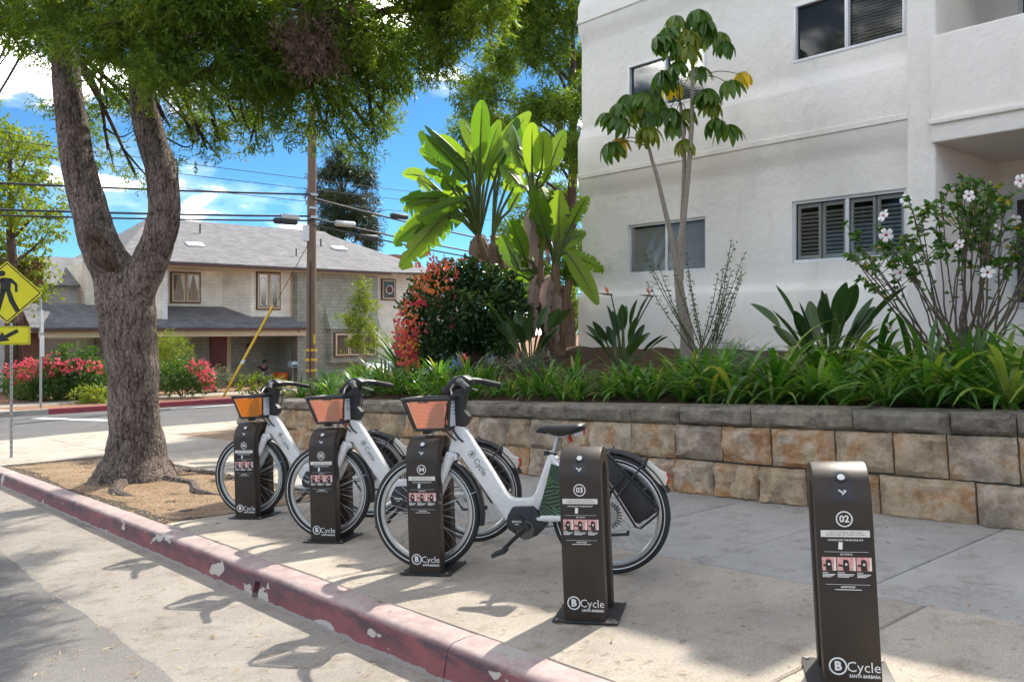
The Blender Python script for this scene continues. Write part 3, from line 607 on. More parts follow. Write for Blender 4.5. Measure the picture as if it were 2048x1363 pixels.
    m=MB(); [m.tube([(.36,s*.02,.815),(.30,s*.022,.785),(.24,s*.022,.785),(.18,s*.03,.815)],.004,6) for s in(-1,1)]; m.box((.155,0,.806),(.05,.08,.035)); m.build('saddle_rails',M_steel,sa)
    m=MB(); m.box((.131,0,.806),(.006,.06,.028)); m.build('saddle_reflector',M_red,sa)
    m=MB(); m.tube([(.222,0,.79),(.205,0,.755)],[.012,.01],8); m.build('saddle_lamp',M_red,sa)
    m=MB(); m.tube([(.318,0,.67),(.285,0,.79)],.0155,12); sp=m.build('seat_post',M_steel,r)
    m=MB(); m.tube([(.327,0,.672),(.320,0,.694)],.025,14); m.box((.36,0,.69),(.025,.03,.025)); m.build('post_clamp',M_blk,sp)
    # motor, cranks, pedals
    mo=[(.563,.386),(.44,.39),(.412,.36),(.372,.30),(.376,.265),(.42,.222),(.475,.20),(.53,.215),(.592,.255),(.605,.30),(.592,.34)]
    m=MB(); m.prism(mo,-.062,.062); mt=m.build('motor_housing',M_motor if False else M_blk,r,bevel=.008,seg=2)
    m=MB(); m.tube([(.49,.058,.255),(.49,.069,.255)],[.058,.052],22); m.build('motor_belly',M_motor,mt)
    m=MB(); m.tube([(.535,.06,.30),(.535,.078,.30)],[.042,.040],24); md=m.build('motor_disc',M_blk,mt)
    t2=text_mesh('BOSCH',.017,M_print,'maker_lettering',md,(.535,.0786,.304),rot=(R(90),0,R(180)),extrude=0,bold=.0004)
    m=MB(); m.bx(.523,.547,.0782,.0788,.287,.291); m.build('maker_lettering',M_print,md,smooth=False)
    m=MB(); a=Vector((.478,.095,.275)); b=Vector((.62,.105,.145)); m.tube([a+Vector((0,-.03,0)),a+Vector((0,.008,0))],.022,12); m.tube([a,b],[.0165,.012],8,sx=.6); cr_=m.build('crank',M_blk,r)
    m=MB(); a2=Vector((.478,-.095,.275)); b2=Vector((.336,-.105,.405)); m.tube([a2,b2],[.0165,.012],8,sx=.6); cr2=m.build('crank',M_blk,r)
    for p,s in((b,1),(b2,-1)):
        m=MB(); m.box((p.x,p.y+s*.055,p.z),(.085,.09,.022),Matrix.Rotation(.35,3,'Y')); m.tube([(p.x,p.y,p.z),(p.x,p.y+s*.1,p.z)],.008,8); pd=m.build('pedal',M_rub,cr_ if s>0 else cr2,bevel=.005)
    m=MB(); m.tube([(.45,-.055,.24),(.02,-.055,WR-.035)],.004,5); m.tube([(.45,-.055,.33),(.02,-.055,WR+.035)],.004,5); m.build('chain',M_motor,r)
    # mudguards
    def guard(cx,a0,a1,Rg,w,n=22):
        v=[];f=[]
        for i in range(n+1):
            a=a0+(a1-a0)*i/n
            for (dy,dr) in((-w,-.012),(-w*.8,.003),(0,.009),(w*.8,.003),(w,-.012)):
                v.append((cx+(Rg+dr)*math.cos(a),dy,WR+(Rg+dr)*math.sin(a)))
        for i in range(n):
            for k in range(4): f.append((i*5+k,(i+1)*5+k,(i+1)*5+k+1,i*5+k+1))
        return v,f
    m=MB(); m.add(*guard(1.12,R(118),R(192),.362,.036)); g1=m.build('front_mudguard',M_blk,r,fixn=False)
    m=MB(); m.add(*guard(0,R(20),R(150),.362,.036)); m.tube([(-.0,.07,WR),(-.26,.055,.61)],.004,6); m.tube([(0,-.07,WR),(-.26,-.055,.61)],.004,6); g2=m.build('rear_mudguard',M_blk,r,fixn=False); g2.scale=(-1,1,1)
    m=MB(); m.tube([(1.12,.062,WR),(.79,.04,.47)],.003,5); m.tube([(1.12,-.062,WR),(.79,-.04,.47)],.003,5); m.build('mudguard_stay',M_steel,g1)
    m=MB(); m.prism([(-.232,.645),(-.215,.60),(-.285,.515),(-.322,.49),(-.340,.545),(-.33,.572),(-.29,.59)],-.032,.032); tl=m.build('tail_fairing',M_bone,r,bevel=.008,seg=2)
    m=MB(); m.prism([(-.328,.572),(-.325,.515),(-.342,.512),(-.347,.562)],-.026,.026); m.build('tail_light',M_red,tl,bevel=.003)
    # slanted side boxes with their tube guard
    for s in(-1,1):
        bx_=[(.045,.655),(-.02,.69),(-.275,.40),(-.262,.372),(-.18,.305),(-.155,.31)]
        m=MB(); m.prism(bx_,s*.06,s*.115); bb=m.build('side_box',M_blk,r,bevel=.008,seg=2)
        m=MB(); yo=s*.128
        m.tube([(-.03,s*.05,.715),(-.02,yo,.695),(-.29,yo,.395),(-.28,yo,.36),(-.185,yo,.285),(-.16,yo,.29),(.05,yo,.64),(-.02,yo,.695)],.0065,6)
        m.tube([(-.225,s*.03,.66),(-.215,yo*.9,.635),(-.06,yo,.455)],.0065,6); m.tube([(-.12,yo,.58),(.0,yo,.46),(.035,s*.075,.36)],.0065,6); m.tube([(-.27,yo,.375),(-.255,s*.07,.36)],.006,6)
        m.build('box_guard',M_blk,bb)
    arcp=[(.375*math.cos(a)*1.0,WR+.375*math.sin(a)) for a in np.linspace(R(62),R(-3),9)]
    pp=[(.318,.63),(.40,.36),(.385,.325)]+[(.375*math.cos(a),WR+.375*math.sin(a)) for a in np.linspace(R(-4),R(50),9)]
    pp=[(.322,.635),(.405,.36),(.39,.322),(.17,.322),(.16,.42),(.19,.53),(.25,.61)]
    for s in(-1,1): m=MB(); m.prism(pp,s*.050,s*.054); m.build('skirt_guard',panel,r,smooth=False)
    # hub brake disc, kickstand
    m=MB(); m.tube([(0,.058,WR),(0,.068,WR)],[.055,.05],24); m.tube([(0,.066,WR),(0,.08,WR)],.012,8); hbk=m.build('hub_brake',M_rim,r)
    m=MB()
    for k in range(26): a=2*math.pi*k/26; m.box((.066*math.cos(a),.062,WR+.066*math.sin(a)),(.022,.006,.008),Matrix.Rotation(-a,3,'Y'))
    m.build('cooling_fins',M_motor,hbk,smooth=False)
    m=MB(); m.tube([(.06,.075,.232),(-.115,.085,.243)],.0085,8); m.tube([(-.105,.085,.243),(-.112,.085,.262)],.009,8); m.tube([(.06,.075,.232),(.13,.05,.31)],.008,8); m.build('kickstand',M_blk,r)
    return r
FWD=Vector((-.567,.823,0))
def rear_of(d): f=Vector((*DOCKS[d],0))+DAX*.15+FWD*.035; return f-FWD*1.12
bike(rear_of('04'),'white electric bicycle in dock 04 with leaf-print skirt and salmon basket',M_weave,M_leafprint)
bike(rear_of('05'),'white electric bicycle in dock 05 with diamond-print skirt and salmon basket',M_weave,M_geo)
bike(rear_of('06'),'white electric bicycle in dock 06 with bright orange basket panel',M_weave2,M_leafprint)
# ================================================================ white stucco apartment building
def mat_stucco(name,c1,c2):
    m,t,b,o=base_mat(name); pos=N('ShaderNodeNewGeometry',t).outputs['Position']
    n=noise(t,pos,1.1,6,.65); r=ramp(t,[(.3,c1),(.72,c2)]); t.links.new(n.outputs[0],r.inputs[0]); col=r.outputs[0]
    n2=noise(t,pos,2.2,6,.7,(1,1,.35)); r2=ramp(t,[(.52,(1,)*3),(.75,(.86,.83,.78))]); t.links.new(n2.outputs[0],r2.inputs[0]); col=mix(t,.8,col,r2.outputs[0],'MULTIPLY')
    t.links.new(col,b.inputs['Base Color']); b.inputs['Roughness'].default_value=.85; b.inputs['Specular IOR Level'].default_value=.25
    n3=noise(t,pos,7,6,.6); n4=noise(t,pos,60,3,.6); ad=N('ShaderNodeMath',t,operation='MULTIPLY_ADD'); t.links.new(n4.outputs[0],ad.inputs[0]); ad.inputs[1].default_value=.25; t.links.new(n3.outputs[0],ad.inputs[2])
    bump(t,b,ad.outputs[0],.8,.022); return m
M_stucco=mat_stucco('white stucco',(.85,.82,.765),(.80,.765,.705))
M_plinth=pm('stained plinth',(.50,.40,.31),(.58,.50,.41),3,.9,.4,30,spec=.15)
M_alum=pm('white aluminium frame',(.70,.71,.72),(.63,.64,.65),10,.4,metal=.1)
M_slat=pm('blind slats',(.55,.52,.47),(.47,.44,.40),14,.6)
M_vert=pm('vertical blinds',(.62,.59,.54),(.54,.51,.47),14,.7)
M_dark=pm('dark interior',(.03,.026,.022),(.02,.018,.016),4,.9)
M_screen=pm('insect screen',(.045,.043,.04),(.035,.033,.032),60,.8)
def mat_glass(name='window glass',tintc=(.8,.82,.82),refl=1.0):
    m=bpy.data.materials.new(name); m.use_nodes=True; t=m.node_tree; t.nodes.clear(); o=N('ShaderNodeOutputMaterial',t)
    g=N('ShaderNodeBsdfGlossy',t); g.inputs['Roughness'].default_value=.03; g.inputs['Color'].default_value=(refl,refl,refl,1)
    tr=N('ShaderNodeBsdfTransparent',t); tr.inputs[0].default_value=(*tintc,1)
    fr=N('ShaderNodeFresnel',t); fr.inputs[0].default_value=1.55; ad=N('ShaderNodeMath',t,operation='MULTIPLY_ADD'); ad.inputs[1].default_value=.10; ad.inputs[2].default_value=.006; ad.use_clamp=True; t.links.new(fr.outputs[0],ad.inputs[0])
    nz=N('ShaderNodeTexNoise',t); nz.inputs['Scale'].default_value=1.2; bp=N('ShaderNodeBump',t); bp.inputs['Strength'].default_value=.03; t.links.new(nz.outputs[0],bp.inputs['Height']); t.links.new(bp.outputs[0],g.inputs['Normal'])
    ms=N('ShaderNodeMixShader',t); t.links.new(ad.outputs[0],ms.inputs[0]); t.links.new(tr.outputs[0],ms.inputs[1]); t.links.new(g.outputs[0],ms.inputs[2]); t.links.new(ms.outputs[0],o.inputs[0]); return m
M_glass=mat_glass()
BX=10.7
bld=thing('apartment_building','white stucco apartment building with moulded ledges, sliding windows and balcony','building',(BX,4.7,.86),0,False)
# local: x outwards is -x; y along; z from the soil line.  lz(z)=world height
oz=.86
PR=[(.0,7.30),(.0,7.05),(-.03,6.97),(-.085,6.86),(-.10,6.82),(-.10,6.60),(-.125,6.59),(-.125,6.52),(-.10,6.51),(-.095,6.42),(-.055,6.30),(-.01,6.20),(0,6.12),
    (0,4.68),(-.03,4.60),(-.08,4.50),(-.10,4.46),(-.10,3.87),(-.125,3.86),(-.125,3.79),(-.10,3.78),(-.095,3.70),(-.055,3.58),(-.01,3.49),(0,3.42),
    (0,1.84),(-.02,1.78),(-.07,1.72),(-.09,1.68),(-.09,1.20)]
PR=[(x,z-oz) for x,z in PR]
wins=[('lower',7.84,9.42,2.06,2.89,'vertical'),('upper',7.84,9.42,4.72,5.56,'blind'),('lower',4.79,6.38,2.09,2.95,'shutter'),('upper',4.79,6.35,4.88,5.70,'blind2')]
Y0,Y1=4.7,10.5
def facade(parent,y0,y1,name):
    "profiled wall skin with real window openings"
    ys=sorted(set([y0,y1]+[a for w_ in wins for a in (w_[1],w_[2])]+list(np.arange(y0,y1,.5))))
    prof=[(0,8.1-oz)]+PR+[(-.09,.9-oz-.5)]
    zs=set(); 
    P=[]
    # insert window edges into the profile
    cuts=sorted([z-oz for w_ in wins for z in (w_[3],w_[4])],reverse=True)
    for (xa,za),(xb,zb) in zip(prof,prof[1:]):
        P.append((xa,za))
        for c in cuts:
            if zb<c<za and abs(za-c)>1e-6: P.append((xa+(xb-xa)*(za-c)/(za-zb),c))
    P.append(prof[-1]); v=[];f=[]; n=len(P)
    for y in ys:
        for (x,z) in P: v.append((x+random.uniform(-.003,.003),y-Y0,z))
    for j in range(len(ys)-1):
        ym=(ys[j]+ys[j+1])/2
        for i in range(n-1):
            zm=(P[i][1]+P[i+1][1])/2+oz
            if any(w_[1]<ym<w_[2] and w_[3]<zm<w_[4] for w_ in wins): continue
            f.append((j*n+i,j*n+i+1,(j+1)*n+i+1,(j+1)*n+i))
    # left end return and roof
    e=(len(ys)-1)*n; f.append(tuple(e+i for i in range(n))+(len(v)+1,len(v))) ; v+= [(3,y1-Y0,P[0][1]),(3,y1-Y0,P[-1][1])]; f[-1]=tuple(e+i for i in range(n))+(len(v)-1,len(v)-2)
    m=MB(); m.add(v,f); return m.build(name,M_stucco,parent,angle=30,fixn=False)
facade(bld,Y0,Y1,'wall')
m=MB(); m.bx(.02,9,0,5.78,7.22,7.235); m.bx(8.9,9,-6,5.8,-.5,7.24); m.bx(0.3,9,5.7,5.795,-.5,7.2); m.build('roof_and_rear_wall',M_stucco,bld,smooth=False)
m=MB(); m.bx(-.075,.2,.0,5.78,-.6,.335); m.build('plinth',M_plinth,bld,bevel=.01)
for (fl,a,b,z0,z1,kind) in wins:
    y0,y1=a-Y0,b-Y0; q0,q1=z0-oz,z1-oz; ym=(y0+y1)/2
    m=MB(); d=.10   # reveals
    m.add([(0,y0,q0),(0,y1,q0),(0,y1,q1),(0,y0,q1),(d,y0,q0),(d,y1,q0),(d,y1,q1),(d,y0,q1)],[(0,1,5,4),(1,2,6,5),(2,3,7,6),(3,0,4,7)])
    wn=m.build('window',M_stucco,bld,smooth=False)
    fw=.04; xo=-.012 if fl=='upper' else .03
    for nm,bx_ in (('sill',(y0,y1,q0,q0+fw)),('head',(y0,y1,q1-fw,q1)),('jamb',(y0,y0+fw,q0+fw,q1-fw)),('jamb',(y1-fw,y1,q0+fw,q1-fw)),('meeting_rail',(ym-.025,ym+.025,q0+fw,q1-fw))):
        m=MB(); m.bx(xo,.07,*bx_); m.build(nm,M_alum,wn,bevel=.004)
    for (g0,g1) in ((y0+fw,ym-.025),(ym+.025,y1-fw)):
        m=MB(); m.bx(.045,.05,g0,g1,q0+fw,q1-fw); m.build('pane',M_glass,wn,smooth=False)
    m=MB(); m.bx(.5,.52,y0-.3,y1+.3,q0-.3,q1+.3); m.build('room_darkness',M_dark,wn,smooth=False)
    if kind in('blind','blind2'):
        k=int((q1-q0-2*fw)/.042)
        for i in range(k):
            z=q0+fw+.02+i*.042
            for h,(g0,g1) in enumerate(((y0+fw,ym-.025),(ym+.025,y1-fw))):
                m=MB(); m.box((.09,(g0+g1)/2,z),(.034,g1-g0-.01,.003),Matrix.Rotation(R(38 if h else 20),3,'Y')); m.build('slat',M_slat,wn,smooth=False)
        m=MB(); m.bx(.052,.056,ym+.03,y1-fw,q0+fw,q1-fw); m.build('insect_screen',M_screen,wn,smooth=False)
    elif kind=='vertical':
        k=int((y1-y0-2*fw)/.075)
        for i in range(k):
            y=y0+fw+.04+i*.075
            m=MB(); m.box((.10,y,(q0+q1)/2+ (0 if i<k*.55 else -.02)),(.003,.07,q1-q0-2*fw-.02),Matrix.Rotation(R(28),3,'Z')); m.build('slat',M_vert,wn,smooth=False)
    else:
        for (s0,s1) in ((y0+.05,y0+.40),(y0+.42,ym-.03),(ym+.03,ym+.37),(ym+.39,y1-.05)):
            m=MB(); m.bx(.075,.10,s0,s0+.04,q0+.05,q1-.05); m.bx(.075,.10,s1-.04,s1,q0+.05,q1-.05); m.bx(.075,.10,s0+.04,s1-.04,q0+.05,q0+.10); m.bx(.075,.10,s0+.04,s1-.04,q1-.10,q1-.05); sh=m.build('shutter_frame',M_vert,wn,smooth=False)
            k=int((q1-q0-.22)/.055)
            for i in range(k):
                m=MB(); m.box((.088,(s0+s1)/2,q0+.125+i*.055),(.045,s1-s0-.08,.006),Matrix.Rotation(R(30),3,'Y')); m.build('slat',M_vert,sh,smooth=False)
# pilaster, recess and balcony to the right
m=MB(); m.bx(-.145,.3,-.33,.012,-.6,7.24); m.build('pilaster',M_stucco,bld,bevel=.03,seg=3)
m=MB(); m.bx(1.76,2.0,-7,-.3,-.6,7.24); m.build('recess_wall',M_stucco,bld,smooth=False)
m=MB(); m.bx(.26,1.78,-.328,-.10,-.6,7.24); m.build('recess_return',M_stucco,bld,smooth=False)
for (z0,z1,zs) in ((3.42,4.72,3.64),(6.2,7.5,6.4)):
    z0-=oz;z1-=oz;zs-=oz
    m=MB(); m.bx(-.20,-.06,-6,-.30,z0,z1); bal=m.build('balcony_parapet',M_stucco,bld,bevel=.025,seg=3)
    m=MB(); m.bx(-.06,1.77,-6,-.33,z0,z0+.22); m.build('balcony_floor',M_stucco,bal,smooth=False)
    m=MB(); m.bx(-.24,-.19,-6,-.28,zs,zs+.06); m.build('ledge_moulding',M_stucco,bal,bevel=.012)
m=MB(); m.bx(-.215,-.19,-1.62,-1.35,3.78-oz,4.05-oz); m.build('scupper',M_dark,bld,bevel=.01)
# openings in the recess: glazed door above, dark window below
for (z0,z1,y0,y1) in ((4.0,6.2,-2.6,-.62),(1.45,2.95,-2.3,-.55)):
    z0-=oz;z1-=oz
    m=MB(); m.bx(1.72,1.765,y0,y1,z0,z1); dr=m.build('recess_window',M_alum,bld,bevel=.006)
    m=MB(); m.bx(1.70,1.722,y0+.07,y1-.07,z0+.07,z1-.07); m.build('pane',pm('dark glass',(.02,.02,.022),(.03,.03,.03),3,.08,spec=.8) if 'dark glass' not in MATS else MATS['dark glass'],dr,smooth=False)
# unseen boxes added on the roof to give the shadow its broken edge
for (y,x,wd,hh) in ((1.2,.5,.7,.5),(3.1,.8,.5,.35)):
    m=MB(); m.bx(x,x+.6,y,y+wd,7.2,7.24+hh); m.build('roof_vent',M_stucco,bld,bevel=.02)
# ================================================================ foliage helpers
def unit(v): return v/np.maximum(np.linalg.norm(v,axis=1,keepdims=True),1e-9)
def leaf_cloud(name,P,D,Lg,Wd,mat,parent,rnd,droop=.15,up=None):
    "N small folded leaves: base P, direction D, length, width"
    n=len(P); U=unit(RNG.normal(size=(n,3))+(up if up is not None else 0)); S=unit(np.cross(D,U)); Nn=np.cross(S,D)
    Lg=np.broadcast_to(Lg,(n,))[:,None]; Wd=np.broadcast_to(Wd,(n,))[:,None]
    mid=P+D*Lg*.48+Nn*Lg*.06; tip=P+D*Lg-Nn*Lg*droop*.5; tip[:,2]-=Lg[:,0]*droop
    V=np.empty((n,4,3)); V[:,0]=P; V[:,1]=mid+S*Wd*.5; V[:,2]=tip; V[:,3]=mid-S*Wd*.5
    idx=np.arange(n*4); return npmesh(name,V.reshape(-1,3),idx,np.arange(n)*4,mat,parent,np.repeat(rnd,4))
def blob_points(c,r,n,shell=.45):
    "points in an ellipsoid, denser towards its skin; returns points and outward directions"
    d=unit(RNG.normal(size=(n,3))); q=(shell+(1-shell)*RNG.random(n)**.6)[:,None]; r=np.array(r)
    return np.array(c)+d*q*r, d
def sprays(P,O,k,slen,spread=.8,down=.25):
    "k leaves along a short twig at each P heading roughly O"
    n=len(P); T=unit(O+RNG.normal(size=(n,3))*.55+np.array([0,0,-down]))
    t=np.tile(np.linspace(.1,1,k),n)[:,None]; B=np.repeat(P,k,0)+np.repeat(T,k,0)*t*slen
    D=unit(np.repeat(T,k,0)*.8+RNG.normal(size=(n*k,3))*spread); return B,D
def foliage(name,blobs,mat,parent,density,k,slen,leaf,wid,shell=.45,down=.25,var=.35,droop=.15,clump=None):
    Ps=[];Os=[];Rs=[]
    for b in blobs:
        c,r=b[0],b[1]; r=(r,r,r*.8) if not hasattr(r,'__len__') else r
        n=max(6,int(density*(r[0]*r[1]+r[0]*r[2]+r[1]*r[2])/3)); p,o=blob_points(c,r,n,shell)
        Ps.append(p);Os.append(o);Rs.append(np.full(n,RNG.random()))
    P=np.concatenate(Ps);O=np.concatenate(Os);Rr=np.concatenate(Rs)
    B,D=sprays(P,O,k,slen,down=down); rn=np.clip(np.repeat(Rr*.45+RNG.random(len(P))*.35,k)+RNG.random(len(B))*.25,0,1)
    n=len(B); return leaf_cloud(name,B,D,leaf*(1+var*(RNG.random(n)-.5)*2),wid*(1+.3*(RNG.random(n)-.5)),mat,parent,rn,droop)
G_pod=leafmat('fern pine leaves',[(0,(.05,.10,.014)),(.4,(.095,.17,.02)),(.75,(.165,.24,.028)),(1,(.29,.31,.04))],.5,tcol=(1.5,1.5,.5))
G_mid=leafmat('mid green leaves',[(0,(.03,.075,.012)),(.5,(.06,.125,.02)),(1,(.13,.20,.035))],.4)
G_lime=leafmat('lime leaves',[(0,(.09,.14,.015)),(.5,(.17,.22,.02)),(1,(.28,.30,.04))],.45)
G_dark=leafmat('dark glossy leaves',[(0,(.018,.045,.012)),(.55,(.04,.09,.02)),(1,(.10,.18,.04))],.25,.35,.5)
G_grey=leafmat('grey green leaves',[(0,(.09,.115,.09)),(.5,(.14,.17,.135)),(1,(.21,.235,.19))],.25)
G_con=leafmat('conifer needles',[(0,(.018,.032,.014)),(.5,(.035,.055,.02)),(1,(.08,.09,.035))],.2)
G_pink=leafmat('pink bracts',[(0,(.55,.05,.10)),(.5,(.70,.10,.15)),(1,(.75,.22,.24))],.4,tcol=(1.2,1,1))
G_coral=leafmat('coral bracts',[(0,(.62,.10,.14)),(.4,(.72,.17,.10)),(.75,(.75,.28,.06)),(1,(.74,.42,.10))],.4,tcol=(1.2,1,.9))
M_bark=None
def mat_bark(name,c1,c2,c3,sc=1.0):
    m,t,b,o=base_mat(name); tc=N('ShaderNodeTexCoord',t).outputs['Object']
    nd=noise(t,tc,5*sc,4,.6); ad=N('ShaderNodeVectorMath',t,operation='MULTIPLY_ADD'); t.links.new(nd.outputs['Color'],ad.inputs[0]); ad.inputs[1].default_value=(.10,.10,.16); t.links.new(tc,ad.inputs[2])
    n1=noise(t,ad.outputs[0],1,7,.68,(24*sc,24*sc,4.5*sc))
    mp=N('ShaderNodeMapping',t); mp.inputs['Scale'].default_value=(34*sc,34*sc,11*sc); t.links.new(ad.outputs[0],mp.inputs[0])
    v=N('ShaderNodeTexVoronoi',t,feature='DISTANCE_TO_EDGE'); v.inputs['Scale'].default_value=1; v.inputs['Randomness'].default_value=1; t.links.new(mp.outputs[0],v.inputs['Vector'])
    vr=ramp(t,[(0,(0,)*3),(.22,(1,)*3)]); t.links.new(v.outputs['Distance'],vr.inputs[0])
    hm=N('ShaderNodeMath',t,operation='MULTIPLY_ADD'); t.links.new(vr.outputs[0],hm.inputs[0]); hm.inputs[1].default_value=.22; t.links.new(n1.outputs[0],hm.inputs[2])
    r=ramp(t,[(.42,c3),(.56,c1),(.78,c2)]); t.links.new(hm.outputs[0],r.inputs[0])
    n2=noise(t,tc,2.2*sc,6,.65); r2=ramp(t,[(.35,(.6,.58,.56)),(.65,(1.2,1.17,1.15))]); t.links.new(n2.outputs[0],r2.inputs[0]); col=mix(t,1.0,r.outputs[0],r2.outputs[0],'MULTIPLY')
    t.links.new(col,b.inputs['Base Color']); b.inputs['Roughness'].default_value=.9; b.inputs['Specular IOR Level'].default_value=.2
    bump(t,b,hm.outputs[0],1.0,.045); return m
M_bark=mat_bark('street tree bark',(.165,.13,.11),(.31,.265,.235),(.045,.033,.028))
M_bark2=mat_bark('rough brown bark',(.11,.075,.055),(.16,.12,.09),(.035,.025,.02))
M_palebark=pm('pale smooth bark',(.36,.31,.25),(.27,.225,.18),9,.8,.4,60,scl=(1,1,.4))
def limb(m,path,rad,seg=12,jit=.0):
    "smooth a coarse path with Catmull-Rom and add it to mesh builder m"
    P=[Vector(p) for p in path]; out=[];ro=[]
    for i in range(len(P)-1):
        p0=P[max(i-1,0)];p1=P[i];p2=P[i+1];p3=P[min(i+2,len(P)-1)]
        for k in range(4):
            t=k/4; out.append(.5*((2*p1)+(p2-p0)*t+(2*p0-5*p1+4*p2-p3)*t*t+(3*p1-p0-3*p2+p3)*t**3)+Vector((random.uniform(-jit,jit),random.uniform(-jit,jit),0))); ro.append(rad[i]+(rad[i+1]-rad[i])*t)
    out.append(P[-1]); ro.append(rad[-1]); m.tube(out,ro,seg)
def bush(name,label,cat,blobs,mat,density,k,slen,leaf,wid,group=None,flowers=None,base=None,shell=.35,down=.0):
    c=Vector(base or blobs[0][0]); 
    r=thing(name,label,cat,c,0,False,None if not group else group)
    lb=[((b[0][0]-c.x,b[0][1]-c.y,b[0][2]-c.z),b[1]) for b in blobs]
    foliage('foliage',lb,mat,r,density,k,slen,leaf,wid,shell,down)
    m=MB()
    for b in lb[:4]: limb(m,[(b[0][0]*.1,b[0][1]*.1,-.02),(b[0][0]*.5,b[0][1]*.5,b[0][2]*.4),b[0]],[.02,.015,.006],6)
    m.build('stems',M_bark2,r)
    if flowers:
        fm,fb,dn,sz=flowers
        fb=[((b[0][0]-c.x,b[0][1]-c.y,b[0][2]-c.z),b[1]) for b in fb]
        foliage('blossom',fb,fm,r,dn,4,sz*1.2,sz,sz*.8,.7,0,.3)
    return r
# ================================================================ house across the cross street
def mat_courses(name,c1,c2,cm,bw,rh,ms=.006,bmp=.5,off=.5,axis='xz',rough=.85):
    m,t,b,o=base_mat(name); tc=N('ShaderNodeTexCoord',t).outputs['Object']; mp=N('ShaderNodeMapping',t)
    mp.inputs['Rotation'].default_value=(R(-90),0,0) if axis=='xz' else (0,0,0); t.links.new(tc,mp.inputs[0])
    br=N('ShaderNodeTexBrick',t,offset=off); br.inputs['Scale'].default_value=1; br.inputs['Brick Width'].default_value=bw; br.inputs['Row Height'].default_value=rh; br.inputs['Mortar Size'].default_value=ms; br.inputs['Bias'].default_value=-.1
    br.inputs['Color1'].default_value=(*c1,1); br.inputs['Color2'].default_value=(*c2,1); br.inputs['Mortar'].default_value=(*cm,1); t.links.new(mp.outputs[0],br.inputs['Vector'])
    n=noise(t,tc,2.0,5,.6); r=ramp(t,[(.3,(.82,)*3),(.7,(1.12,)*3)]); t.links.new(n.outputs[0],r.inputs[0])
    t.links.new(mix(t,1.0,br.outputs[0],r.outputs[0],'MULTIPLY'),b.inputs['Base Color']); b.inputs['Roughness'].default_value=rough; b.inputs['Specular IOR Level'].default_value=.25
    inv=N('ShaderNodeMath',t,operation='SUBTRACT'); inv.inputs[0].default_value=1; t.links.new(br.outputs['Fac'],inv.inputs[1]); bump(t,b,inv.outputs[0],bmp,.02); return m
M_shing=mat_courses('grey green shingle siding',(.36,.365,.30),(.29,.295,.24),(.14,.14,.115),.16,.17)
M_clap=mat_courses('cream clapboard',(.84,.79,.67),(.83,.78,.66),(.66,.61,.51),6,.15,.007,.15)
M_clapw=mat_courses('white clapboard',(.76,.76,.74),(.75,.75,.73),(.6,.6,.59),6,.15,.007,.15)
M_roof=mat_courses('grey roof shingles',(.235,.23,.232),(.17,.167,.172),(.10,.10,.102),.32,.16,.008,.5,axis='xy')
M_brick=mat_courses('red brick',(.30,.10,.06),(.22,.075,.05),(.25,.19,.15),.22,.075,.012,.5)
M_trim=pm('brown trim',(.11,.055,.04),(.08,.04,.03),6,.6)
M_creamtrim=pm('cream trim',(.62,.50,.32),(.56,.45,.29),6,.6)
M_door=pm('red door',(.16,.015,.012),(.11,.012,.01),5,.45)
M_wglass=pm('house window glass',(.035,.035,.03),(.09,.08,.06),2.2,.1,spec=.7)
M_curt=pm('curtain',(.36,.29,.22),(.28,.22,.16),5,.8,scl=(6,1,1))
hz0=gz(35)
hs=thing('shingled_house','two-storey house with grey shingle roof, cream clapboard and grey-green shingle siding','house',(17.4,35,hz0),0,False)
HX,HY,HZ=17.4,35.0,hz0
def hb(name,mat,x0,x1,y0,y1,z0,z1,parent=None,bevel=0): m=MB(); m.bx(x0-HX,x1-HX,y0-HY,y1-HY,z0-HZ,z1-HZ); return m.build(name,mat,parent or hs,bevel=bevel,smooth=False)
def hpoly(name,mat,pts,faces,parent=None): m=MB(); m.add([(x-HX,y-HY,z-HZ) for x,y,z in pts],faces); return m.build(name,mat,parent or hs,smooth=False)
hb('shingle_wall',M_shing,17.42,21.62,35,42,hz0-.2,3.62)
hb('upper_wall',M_clap,9,17.5,36.4,42,1.2,3.68)
m=MB(); m.prism([(14.5-HX,36.45-HY),(15.45-HX,35.45-HY),(17.3-HX,35.45-HY),(17.41-HX,36.45-HY)],1.35-HZ,3.66-HZ,'xy'); m.build('bay_wall',M_clap,hs,smooth=False)
hb('corner_board',M_creamtrim,17.30,17.415,35.42,35.5,1.35,3.66)
hb('left_wing_wall',M_clap,9.9,11.72,35.2,42,1.25,3.68)
hb('left_corner_board',M_clapw,11.55,11.76,35.15,35.3,1.1,3.66)
hb('porch_wall',M_shing,9.6,17.42,37.2,42,hz0-.2,1.5)
hb('right_wing_wall',M_clap,21.6,25.6,36.0,42,hz0-.2,3.9)
hb('garage_wall',M_clapw,3.2,11.3,37.6,43,hz0-.2,2.8)
